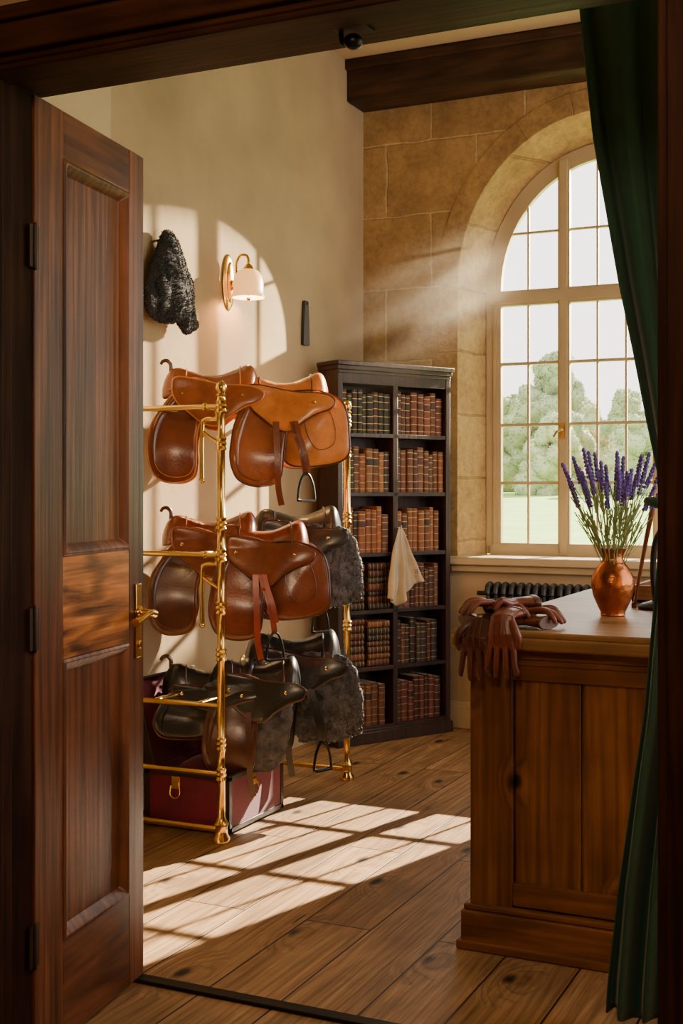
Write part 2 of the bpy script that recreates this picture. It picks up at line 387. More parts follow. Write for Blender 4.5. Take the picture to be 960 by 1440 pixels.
q4((oR, YB, 0), (XR, YB, 0), (XR, YB, 1.07), (oR, YB, 1.07), 1); q4((oR, YB, 1.07), (XR, YB, 1.07), (XR, YB, ZC), (oR, YB, ZC))
q4((oL, YB, 0), (oR, YB, 0), (oR, YB, 1.07), (oL, YB, 1.07), 1)
A = arch(AO, BO, y=YB, z0=1.07); B = arch(AI + .03, BI + .03, y=YW, z0=1.07)
for i in range(1, len(A) - 2):
    p, r = A[i], A[i + 1]; q4(p, r, (r.x, YB, ZC), (p.x, YB, ZC))
for i in range(len(A) - 1): q4(A[i], B[i], B[i + 1], A[i + 1], 2)
for i in range(1, len(B) - 2):
    p, r = B[i], B[i + 1]; q4((p.x, YW, p.z), (p.x, YW, ZC), (r.x, YW, ZC), (r.x, YW, r.z))
q4((XL - .2, YW, -1), (XL - .2, YW, ZC + .1), (B[0].x, YW, ZC + .1), (B[0].x, YW, -1)); q4((B[-1].x, YW, -1), (B[-1].x, YW, ZC + .1), (XR + .3, YW, ZC + .1), (XR + .3, YW, -1))
q4((B[0].x, YW, -1), (B[0].x, YW, 1.07), (B[-1].x, YW, 1.07), (B[-1].x, YW, -1))
struct(g.obj('wall_back', ['stone', 'plaster_light', 'archstone'], ang=25), 'sandstone block wall with arched window opening above cream dado', 'wall')
g = G(); nv = 9
for k in range(nv):
    t0 = pi - pi * k / nv - .003; t1 = pi - pi * (k + 1) / nv + .003; secs = []
    for j in range(9):
        t = t0 + (t1 - t0) * j / 8; ci, si = cos(t), sin(t)
        pi_ = [(AO + .0, BO + .0, -.004), (AO + .14, BO + .14, -.004), (AO + .14, BO + .14, .02), (AO, BO, .02)]
        secs.append([Vector((CX + a * ci, YB + y, ZS + b * si)) for a, b, y in pi_])
    g.loft(secs)
zz = 1.12
for k in range(4):
    h = .42
    for sx in (-1, 1):
        w = .13 if k % 2 else .16
        a, b = sorted((CX + sx * AO, CX + sx * (AO + w))); g.box((a, YB - .004, zz + .002), (b, YB + .02, zz + h - .002))
    zz += h
struct(g.obj('trim_1', 'ringstone', bevel=.003), 'sandstone voussoirs and quoins framing the arched window', 'stone arch')
g = G(); g.box((oL - .06, YB - .09, 1.035), (oR + .06, YW + .02, 1.085)); g.box((oL - .03, YB - .05, .99), (oR + .03, YB + .0, 1.035))
struct(g.obj('trim_2', 'sillpaint', bevel=.008), 'cream painted window sill board', 'window sill')
g = G(); g.box((XL, YB - .02, 0), (XR, YB, .17)); g.box((XL, YB - .028, .0), (XR, YB - .018, .14)); struct(g.obj('baseboard_back', 'sillpaint', bevel=.005), 'cream painted skirting board', 'baseboard')
g = G(); g.box((XL, 4.6, 0), (XL + .02, YB, .17)); struct(g.obj('baseboard_left', 'sillpaint', bevel=.005), 'cream painted skirting board', 'baseboard')
g = G()
g.box((XR, YD, 0), (XR + .2, 3.3, ZC)); g.box((XR, 6.9, 0), (XR + .2, YB + .3, ZC)); g.box((XR, 3.3, 0), (XR + .2, 6.9, .7)); g.box((XR, 3.3, 3.8), (XR + .2, 6.9, ZC))  # opening in this unseen wall is added to let in soft fill
struct(g.obj('wall_right', 'plaster'), 'beige plaster wall with a wide opening added for fill light', 'wall')
g = G()
for y in (3.35, 4.5, 5.7, 6.85): g.box((XR + .05, y - .04, .7), (XR + .12, y + .04, 3.8))
for z in (.73, 2.6, 3.76): g.box((XR + .05, 3.3, z - .03), (XR + .12, 6.9, z + .03))
struct(g.obj('added_fill_window', 'cream_paint', bevel=.004), 'added side window out of view, letting in fill light', 'window')  # frame for the added side opening, out of view
OX0, OX1, OZ = -2.095, -.46, 2.535
g = G()
g.box((-5, 2.45, 0), (OX0 - .10, YD, ZC)); g.box((OX1 + .10, 2.45, 0), (XR + .2, YD, ZC)); g.box((OX0 - .10, 2.45, OZ + .08), (OX1 + .10, YD, ZC))
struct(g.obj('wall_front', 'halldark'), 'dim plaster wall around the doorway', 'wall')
g = G(); g.box((-5, -3.2, 0), (-4.9, 2.45, 3.2)); struct(g.obj('wall_hall', 'halldark'), 'dim hall wall', 'wall')
g = G(); g.box((XR + .2, -3.2, 0), (XR + .3, 2.6, 3.2)); struct(g.obj('wall_hall_side', 'halldark'), 'dim hall wall', 'wall')
g = G(); g.box((-5, -3.3, 0), (XR + .3, -3.2, 3.2)); struct(g.obj('wall_hall_end', 'halldark'), 'dim hall wall', 'wall')
g = G(); g.box((-5, -3.3, 3.2), (XR + .3, 2.46, 3.3)); struct(g.obj('ceiling_hall', 'halldark'), 'dim hall ceiling', 'ceiling')
g = G()
g.box((OX0 - .11, 2.40, 0), (OX0, 2.60, OZ)); g.box((OX0 - .11, 2.375, 0), (OX0 - .02, 2.41, OZ + .1)); g.box((OX0 - .0, 2.40, 0), (OX0 + .018, 2.50, OZ))
g.box((OX0, 2.44, 0), (OX0 + .024, 2.46, OZ))
g.box((OX1, 2.40, 0), (OX1 + .11, 2.66, OZ)); g.box((OX1 + .02, 2.375, 0), (OX1 + .13, 2.41, OZ + .1)); g.box((OX1 + .055, 2.36, 0), (OX1 + .075, 2.39, OZ + .1))
g.box((OX0 - .11, 2.40, OZ), (OX1 + .11, 2.66, OZ + .09), 1); g.box((OX0 - .13, 2.375, OZ + .015), (OX1 + .13, 2.41, OZ + .11), 1); g.box((OX0 - .15, 2.355, OZ + .085), (OX1 + .15, 2.39, OZ + .12), 1)
g.box((OX0, 2.40, OZ - .018), (OX1, 2.50, OZ), 1)
struct(g.obj('trim_3', ['framewood', 'framewood_h'], bevel=.005), 'dark mahogany door frame and head casing', 'door frame')
g = G(); g.box((OX0 - .4, 3.19, 0), (.6, 3.24, .012)); struct(g.obj('trim_4', 'iron', bevel=.004), 'dark metal threshold strip across floorboards', 'threshold')
g = G(); g.box((XL, 7.24, 3.975), (XR, YB, ZC - .0)); g.box((XL, 7.21, 4.17), (XR, 7.25, ZC)); struct(g.obj('trim_5', 'beamwood', bevel=.012), 'dark stained oak ceiling beam', 'beam')

# ------------------------------------------------------------------ window
g = G()
def hz(x):
    k = 1 - ((x - CX) / AI) ** 2
    return ZS + BI * sqrt(max(k, 0))
def xh(z):
    if z <= ZS: return AI
    return AI * sqrt(max(0, 1 - ((z - ZS) / BI) ** 2))
P = arch(AI - .02, BI - .02, 32, YW, SILL)
g.sweep(P, [(-.022, -.05), (.022, -.05), (.022, .05), (-.022, .05)], side=(0, 1, 0))
g.box((CX - AI, YW - .04, SILL - .01), (CX + AI, YW + .04, SILL + .06))
g.box((CX - AI, YW - .05, 2.71), (CX + AI, YW + .038, 2.775))
X1, X2 = -2.078, -1.482
for x in (X1, X2): g.box((x - .024, YW - .045, SILL), (x + .024, YW + .025, hz(x)))
lights = [(CX - AI, X1), (X1, X2), (X2, CX + AI)]
for li, (a, b) in enumerate(lights):
    for zlo, zhi in ((SILL + .05, 2.715), (2.77, None)):
        x0, x1 = a + .022, b - .022
        for x in (x0 + .007, x1 - .007):
            top = zhi or max(hz(x) - .02, 2.85)
            g.box((x - .009, YW - .03, zlo), (x + .009, YW + .01, top))
        if zhi: g.box((x0, YW - .031, zhi - .022), (x1, YW + .02, zhi))
        g.box((x0, YW - .031, zlo), (x1, YW + .02, zlo + .022))
def munt_v(x): g.box((x - .0065, YW - .012, SILL), (x + .0065, YW + .012, hz(x)))
munt_v((CX - AI + X1) / 2 + .005); munt_v(X1 + .21); munt_v(X1 + .39); munt_v((CX + AI + X2) / 2)
for z in (1.55, 1.925, 2.32): g.box((CX - AI, YW - .018, z - .009), (CX + AI, YW + .018, z + .009))
for z in (3.16,): g.box((CX - xh(z), YW - .011, z - .007), (CX + xh(z), YW + .011, z + .007))
win = struct(g.obj('window_1', 'cream_paint'), 'arched cream framed window with leaded panes', 'window')
g = G(); pts = arch(AI - .02, BI - .02, 32, YW + .003, SILL); g.add(pts, [tuple(range(len(pts)))])
g.obj('window_glass', 'glass', win)
g = G(); g.box((X1 - .012, YW - .06, 1.83), (X1 + .012, YW - .045, 1.93)); g.tube([(X1, YW - .06, 1.88), (X1, YW - .085, 1.885), (X1 - .03, YW - .09, 1.87), (X1 - .05, YW - .09, 1.84)], .008)
g.obj('window_latch', 'brass_old', win)

# ------------------------------------------------------------------ door
W = .648; H = 2.515
dr = root('door_1', (-2.088, 2.600, .012), math.atan2(.640, -.096), 'tall open panelled mahogany door with brass lever', 'door', kind='structure')
g = G(); S1, S2 = .15, W - .10
g.box((0, 0, 0), (S1, .045, H)); g.box((S2, 0, 0), (W, .045, H))
rails = [(0, .27), (1.03, 1.31), (2.385, H)]
for i, (a, b) in enumerate(rails): g.box((S1 - .001, 0.0005, a), (S2 + .001, .0445, b), 1 if i == 1 else 2)
for (a, b) in ((.27, 1.03), (1.31, 2.385)):
    g.box((S1, .018, a), (S2, .030, b))
    for yy, sg in ((0, 1), (.045, -1)):
        o = [(S1, a), (S2, a), (S2, b), (S1, b)]; i1 = .022; i2 = .034
        lv = [(0, yy), (i1 * .4, yy - sg * .006), (i1, yy + sg * .004), (i2, yy + sg * .018)]
        cs = [(1, 1), (-1, 1), (-1, -1), (1, -1)]; v = []
        for ins, y in lv:
            for (px_, pz_), (sx, sz) in zip(o, cs): v.append((px_ + sx * ins, y, pz_ + sz * ins))
        f = []
        for l in range(3):
            for k in range(4):
                k2 = (k + 1) % 4; q = (l * 4 + k, l * 4 + k2, l * 4 + 4 + k2, l * 4 + 4 + k); f.append(q if sg > 0 else q[::-1])
        g.add(v, f)
g.obj('door_leaf', ['doorwood', 'railwood', 'doorwood_h'], dr, bevel=.003)
hx = W - .045
g = G(); g.box((hx - .020, -.007, .98), (hx + .020, 0, 1.205)); g.lathe([(.022, 0), (.022, .012), (.014, .02), (.011, .05)], 20, Matrix.Translation((hx, 0, 1.115)) @ Matrix.Rotation(radians(90), 4, 'X'))
g.lathe([(.012, 0), (.012, .006), (.004, .007)], 16, Matrix.Translation((hx, -.006, 1.02)) @ Matrix.Rotation(radians(90), 4, 'X'))
hd = g.obj('door_handle', 'brass', dr, bevel=.002)
g = G(); g.tube([(hx, -.05, 1.115), (hx - .01, -.062, 1.115), (hx - .05, -.065, 1.12), (hx - .10, -.06, 1.105), (hx - .125, -.055, 1.098)], [.012, .013, .010, .010, .014], 12)
g.obj('lever', 'brass', hd)
for z in (.31, 1.13, 2.12):
    g = G(); g.box((-.026, -.0015, z - .055), (-.004, 0.002, z + .055)); g.lathe([(.002, -.062), (.004, -.06), (.0055, -.055), (.0055, .055), (.004, .06), (.002, .062)], 14, o=(-.004, -.004, z))
    g.box((.002, -.0015, z - .055), (.02, .001, z + .055)); g.obj('hinge', 'hingemetal', dr)
g = G(); g.box((-1.20, 2.52, OZ - .006), (-1.12, 2.58, OZ)); g.blob((-1.16, 2.55, OZ - .03), (.022, .022, .018)); g.tube([(-1.19, 2.55, OZ - .005), (-1.185, 2.55, OZ - .03), (-1.16, 2.55, OZ - .03)], .006)
tag(g.obj('door_catch', 'iron', bevel=.001), 'small black metal roller catch on door head', 'door catch')

# ------------------------------------------------------------------ curtain
cu = root('curtain', (0, 0, 0), 0, 'dark green velvet curtain gathered at the doorway', 'curtain')
L = [(3.0, -.90), (2.86, -.88), (2.48, -.84), (2.08, -.772), (1.88, -.731), (1.68, -.693), (1.56, -.668), (1.46, -.662), (1.30, -.668), (1.09, -.688), (.88, -.707), (.69, -.736), (.39, -.776), (.12, -.802), (.045, -.805)]
Rr = [(3.0, -.28), (2.5, -.36), (2.0, -.43), (1.46, -.50), (1.0, -.50), (.5, -.51), (.045, -.52)]
def interp(T, z):
    for (a, xa), (b, xb) in zip(T, T[1:]):
        if b <= z <= a: t = (a - z) / (a - b); return xa + (xb - xa) * t
    return T[-1][1]
g = G(); nu, nvv = 120, 90; v = []; f = []
for j in range(nvv + 1):
    z = 3.0 - (3.0 - .045) * j / nvv; a, b = interp(L, z), interp(Rr, z)
    for i in range(nu + 1):
        u = i / nu; uu = u + .02 * sin(2.2 * z + 6 * u)
        amp = .034 + .012 * sin(2 * z); amp *= min(1, (b - a) / .25 + .25)
        v.append((a + (b - a) * u + .004 * sin(25 * u + z), 3.47 + amp * sin(2 * pi * 4.2 * uu) + .005 * sin(2 * pi * 9 * uu + 2 * z), z + (.01 * sin(9 * u * 2) if j == nvv else 0)))
for j in range(nvv):
    for i in range(nu): k = j * (nu + 1) + i; f.append((k, k + 1, k + nu + 2, k + nu + 1))
g.add(v, f); g.obj('drape', 'curtain', cu, solid=.006)
g = G(); g.tube([(-.68, 3.44, 1.47), (-.58, 3.41, 1.45), (-.49, 3.44, 1.47), (-.48, 3.50, 1.47), (-.58, 3.53, 1.46), (-.67, 3.50, 1.47)], .012, closed=True); g.obj('tieback', 'curtain', cu)
g = G(); g.tube([(-1.0, 3.47, 3.02), (.4, 3.47, 3.02)], .015, smooth=0); g.blob((-1.0, 3.47, 3.02), (.03, .03, .03)); g.blob((.4, 3.47, 3.02), (.03, .03, .03))
for x in (-.93, .33): g.tube([(x, 3.47, 3.03), (x, 3.47, ZC)], .008, smooth=0)
tag(g.obj('curtain_rod', 'brass'), 'brass curtain rod above the doorway curtain', 'curtain rod')

# ------------------------------------------------------------------ counter
ct = root('counter', (-1.36, 3.93, 0), 0, 'rustic knotty pine shop counter with pale worktop', 'counter')
CW, CD = 1.95, 1.75
g = G(); g.box((.0, .02, .14), (CW, CD, .99))
xs = [.145, .37, .60, .83, 1.06, 1.29, 1.52, 1.80]
for a, b in zip(xs, xs[1:]): g.box((a + .004, .004, .2), (b - .004, .03, .90))
for a, b in ((0, .145), (1.80, CW)): g.box((a, -.012, .14), (b, .03, .985))
g.obj('body', 'counterwood', ct, bevel=.004)
g = G(); g.box((.145, -.011, .885), (1.80, .03, .985)); g.box((.145, -.011, .15), (1.80, .03, .225)); g.box((-.012, -.026, .955), (CW, .02, .99)); g.box((-.006, -.018, .935), (CW, .02, .957))
g.obj('rail', 'counterwood_h', ct, bevel=.004)
g = G(); g.box((-.022, -.045, 0), (CW, CD, .125)); g.box((-.016, -.033, .125), (CW, CD, .145)); g.box((-.034, -.058, 0), (CW, CD, .03)); g.obj('plinth', 'counterwood_h', ct, bevel=.006)
g = G(); g.box((-.046, -.08, .99), (CW + .03, CD + .03, 1.03)); g.box((-.04, -.072, 1.028), (CW + .03, CD + .024, 1.05)); g.obj('countertop', 'topwood', ct, bevel=.008, seg=3)
TOP = 1.05
tx0, tx1, ty0, ty1 = -1.07, -.60, 5.05, 5.40
g = G(); g.box((tx0, ty0, TOP), (tx1, ty1, TOP + .015))
for a, b in (((tx0, ty0), (tx0 + .015, ty1)), ((tx1 - .015, ty0), (tx1, ty1)), ((tx0, ty0), (tx1, ty0 + .015)), ((tx0, ty1 - .015), (tx1, ty1))): g.box((a[0], a[1], TOP), (b[0], b[1], TOP + .07))
tag(g.obj('wooden_tray', 'counterwood_h', bevel=.003), 'small wooden tray on the counter', 'tray')
lp = root('desk_lamp', (-.925, 4.80, TOP), 0, 'black metal desk lamp with curved neck on the counter', 'lamp')
g = G(); g.lathe([(.065, 0), (.068, .012), (.05, .024), (.016, .034), (.012, .05)], 24); g.obj('base', 'iron', lp)
g = G(); g.tube([(0, 0, .03), (-.01, 0, .14), (.0, 0, .26), (.05, 0, .33), (.11, 0, .33), (.14, 0, .27)], .012); g.obj('pole', 'iron', lp)
g = G(); g.lathe([(.015, .03), (.03, .01), (.07, -.06), (.075, -.07), (.07, -.07), (.028, .0)], 24, o=(.14, 0, .25)); g.obj('lamp_shade', 'iron', lp)
g = G(); g.tube([(-1.015, 4.84, TOP + .004), (-.985, 4.84, TOP + .18), (-.94, 4.83, TOP + .40)], [.006, .008, .011]); g.box((-1.024, 4.832, TOP), (-1.006, 4.848, TOP + .02)); tag(g.obj('riding_crop', 'brown'), 'brown leather riding crop leaning against desk lamp', 'riding crop')

# vase
g = G(); pr = [(.040, 0), (.045, .004), (.043, .012), (.052, .03), (.070, .07), (.078, .11), (.075, .14), (.060, .17), (.043, .19), (.036, .205), (.038, .222), (.047, .238), (.049, .242), (.044, .242), (.034, .222), (.032, .205), (.04, .18), (.03, .06)]
g.lathe(pr, 40); vase = tag(g.obj('vase', 'copper', loc=(-1.02, 4.50, TOP), ang=60), 'hammered copper vase holding lavender on the counter', 'vase')
def sprig_meshes(L, seed):
    random.seed(seed); s = G(); b = random.uniform(-.02, .02)
    pts = [(0, 0, 0), (b * .4, 0, L * .35), (b, b * .5, L * .75), (b * 1.2, b, L)]
    s.tube(pts, [.0022, .002, .0016, .0012], 6)
    for k in range(7):
        z = L * random.uniform(.25, .6); a = random.uniform(0, 6.28); d = Vector((cos(a), sin(a), 0))
        s.ribbon([d * .002 + Vector((b * .5, 0, z)), d * .012 + Vector((b * .5, 0, z + .025)), d * .022 + Vector((b * .5, 0, z + .06))], .004, .001, (-d.y, d.x, 0), 3)
    h = G(); P = catmull(pts, 10); nw = 8
    for w in range(nw):
        t = .76 + .25 * w / nw
        c = P[min(int(t * (len(P) - 1)), len(P) - 1)].copy(); c.z = L * t; rr = .0080 * (1 - .5 * w / nw)
        for k in range(5):
            a = k * 2 * pi / 5 + w; d = Vector((cos(a), sin(a), 0))
            h.blob(c + d * rr * .8 + Vector((0, 0, random.uniform(-.002, .003))), (.0045, .0045, .0060), seg=6, rings=4)
    h.tube([P[-8] * 1.0, P[-4] * 1.0, P[-1] * 1.005], .005, 6, 2)
    return s, h
kinds = []
for k in range(5):
    s, h = sprig_meshes(.37 + .018 * k, 20 + k)
    r = root('lavender_sprig', (0, 0, 0), 0, 'purple lavender sprig standing in copper vase', 'flower', 'lavender in the copper vase')
    kinds.append((r, s.obj('stem', 'stem', r), h.obj('flower_head', 'lavender', r)))
random.seed(11)
NS = 34
for i in range(NS):
    rt, st, hd2 = kinds[i % 5]
    if i < 5: e = rt
    else:
        e = rt.copy(); COL.objects.link(e)
        for c in (st, hd2): cc = c.copy(); COL.objects.link(cc); cc.parent = e
    a = i * 2.39996; tl = radians(29) * sqrt((i + .5) / NS)
    e.location = (-1.02 + .014 * cos(a), 4.50 + .014 * sin(a), TOP + .17 + random.uniform(-.05, .02))
    e.rotation_mode = 'QUATERNION'
    d = Vector((sin(tl) * cos(a), sin(tl) * sin(a), cos(tl))); e.rotation_quaternion = d.to_track_quat('Z', 'Y')

# gloves
def glove(M4, fmap, label, curl=0, flip=1, mat='glove', spread=1.0, seed=0, crump=.004):
    g = G()
    def mp(p):
        q = M4 @ fmap(Vector((p[0] * flip, p[1], p[2])))
        return q + noise.noise_vector(q * 24 + Vector((seed, 0, 0))) * crump * (1 if -.07 < p[1] < .08 else .5)
    secs = []
    for y, w, h in ((-.085, .048, .017), (-.08, .050, .020), (-.04, .042, .016), (-.01, .040, .015), (.03, .045, .018), (.06, .047, .016), (.075, .045, .012)):
        secs.append([mp((w * cos(2 * pi * k / 20), y, .018 + h * sin(2 * pi * k / 20))) for k in range(20)])
    g.loft(secs)
    for j, (x0, ln, sp, r) in enumerate(((-.036, .060, -.016, .0098), (-.0125, .074, -.006, .0104), (.0125, .078, .006, .0104), (.036, .066, .016, .0098))):
        sp *= spread; cj = curl * (1 + .35 * sin(j * 2 + seed)); sh_ = 1 - 9 * abs(curl)
        pts = [mp((x0, .05, .017)), mp((x0 + sp * .3, .085, .020 + cj * .7)), mp((x0 + sp * .7, .09 + ln * .55 * (1 + sh_) * .5, .020 + cj)), mp((x0 + sp, .09 + ln * (.9 if sh_ > .8 else .78), .014 + cj * .3)), mp((x0 + sp, .09 + ln * (1.0 if sh_ > .8 else .82), .011))]
        g.tube(pts, [r, r * 1.05, r, r * .92, r * .75], 12, 4); g.blob(pts[-1], (r * .78,) * 3)
    pts = [mp((.022, -.015, .018)), mp((.048, .018, .020)), mp((.060, .046, .020 + curl)), mp((.058, .070, .015))]
    g.tube(pts, [.0128, .013, .0118, .0095], 12, 4); g.blob(pts[-1], (.0097,) * 3)
    r = root('leather_glove', (0, 0, 0), 0, label, 'glove', 'leather gloves on the counter')
    o = g.obj('glove_body', mat, r); md = o.modifiers.new('r', 'REMESH'); md.mode = 'VOXEL'; md.voxel_size = .0022; md.use_smooth_shade = True
    md = o.modifiers.new('s', 'SMOOTH'); md.iterations = 2; md.factor = .5
    c = G(); secs = []
    for y, w, h in ((-.092, .0515, .021), (-.088, .0535, .023), (-.080, .0525, .0225), (-.074, .051, .021)):
        secs.append([mp((w * cos(2 * pi * k / 20), y, .018 + h * sin(2 * pi * k / 20))) for k in range(20)])
    c.loft(secs); c.obj('cuff', 'gloved', r)
    for k in (-1, 0, 1):
        s = G(); s.tube([mp((k * .018, .0, .0335)), mp((k * .02, .03, .0365)), mp((k * .021, .06, .0345))], .0018, 6, 3); s.obj('stitching', 'gloved', r)
    return r
Y0 = 3.85
def drape(p):
    y = p.y; R = .018
    if y < 0: return Vector((p.x, y, p.z))
    if y < R * pi / 2:
        a = y / R; return Vector((p.x, sin(a) * (R + p.z), -R + cos(a) * (R + p.z)))
    return Vector((p.x, R + p.z * .8, -R - (y - R * pi / 2)))
def Mz(loc, ang): return Matrix.Translation(loc) @ Matrix.Rotation(radians(ang), 4, 'Z')
glove(Mz((-1.315, Y0 + .020, TOP + .004), 180), lambda p: drape(p + Vector((0, .005, 0))), 'dark leather glove draped over counter edge, fingers hanging', spread=.9, mat='gloved')
glove(Mz((-1.225, Y0 + .016, TOP + .034), 180), lambda p: drape(p + Vector((0, .022, 0))), 'oxblood leather glove hanging over the counter edge', flip=-1, spread=.9, seed=4)
glove(Mz((-1.32, 4.00, TOP + .004), -38), lambda p: Vector((p.x, p.y, p.z)), 'dark leather glove tucked beneath the glove pile', .016, mat='gloved', seed=2)
glove(Mz((-1.19, 3.99, TOP + .004), 70), lambda p: Vector((p.x, p.y, p.z)), 'oxblood leather glove lying flat on the countertop', .016, -1, seed=5)
glove(Mz((-1.24, 4.02, TOP + .044), -92), lambda p: Vector((p.x, p.y, p.z - .20 * max(0, p.y) )), 'oxblood leather glove on the pile with fingers trailing aside', .014, seed=8, crump=.008)
glove(Mz((-1.25, 4.00, TOP + .062), 128), lambda p: Vector((p.x, p.y, p.z - .14 * max(0, p.y))), 'oxblood leather glove with cuff raised on the pile', .016, -1, seed=9, crump=.008)

# ------------------------------------------------------------------ saddle rack
rk = root('saddle_rack', (0, 0, 0), 0, 'polished brass saddle rack with three tiers against plaster wall', 'saddle rack')
PX = -2.72; PY = (4.62, 5.90); ZT = (1.86, 1.225, .58)
for y in PY:
    g = G(); pr = [(.038, 0), (.038, .02), (.028, .035), (.026, .07), (.032, .08), (.026, .09), (.017, .11)]
    for zc in (.29, .42, .80, 1.0, 1.225, 1.36, 1.70, 1.86):
        pr += [(.017, zc - .03), (.024, zc - .022), (.019, zc - .010), (.025, zc), (.019, zc + .010), (.024, zc + .022), (.017, zc + .03)]
    pr += [(.017, 1.90), (.025, 1.905), (.015, 1.915), (.025, 1.935), (.021, 1.955), (.006, 1.968)]
    g.lathe(pr, 24, o=(PX, y, 0)); g.obj('post', 'brass', rk, ang=50)
    for z in ZT + (.29,):
        g = G(); g.tube([(PX, y, z), (XL + .01, y, z)], .012, smooth=0, seg=14); g.lathe([(.035, 0), (.035, .008), (.018, .02)], 20, Matrix.Translation((XL + .002, y, z)) @ Matrix.Rotation(radians(90), 4, 'Y'))
        if z > 1: g.lathe([(.012, -.01), (.018, -.004), (.018, .004), (.012, .01)], 16, Matrix.Translation((PX - .08, y, z)) @ Matrix.Rotation(radians(90), 4, 'Y'))
        g.obj('rail', 'brass', rk)
    g = G(); g.tube([(PX, y, .055), (PX - .5, y, .055)], .014, smooth=0, seg=14); g.lathe([(.03, 0), (.03, .02), (.018, .035), (.018, .055), (.024, .065), (.01, .08)], 20, o=(PX - .5, y, 0)); g.obj('foot', 'brass', rk)
for z in ZT:
    for x in (-2.84, -3.06):
        g = G(); g.tube([(x, PY[0], z), (x, PY[1], z)], .012, smooth=0, seg=14); g.obj('rail', 'brass', rk)
for z in ZT[:2]:
    g = G(); g.tube([(-2.80, 4.72, z - .045), (-2.86, 4.72, z - .05), (-2.875, 4.72, z - .09), (-2.875, 4.72, z - .31)], .010); g.tube([(-2.875, 4.72, z - .1), (-2.83, 4.72, z - .13), (-2.79, 4.72, z - .15)], .008)
    g.tube([(-2.80, 4.72, z - .045), (-2.80, 4.72, z)], .009, smooth=0); g.tube([(-2.80, 4.72, z), (-2.80, 4.62, z)], .009, smooth=0)
    g.blob((-2.875, 4.72, z - .315), (.013, .013, .013)); g.obj('hook', 'brass', rk)

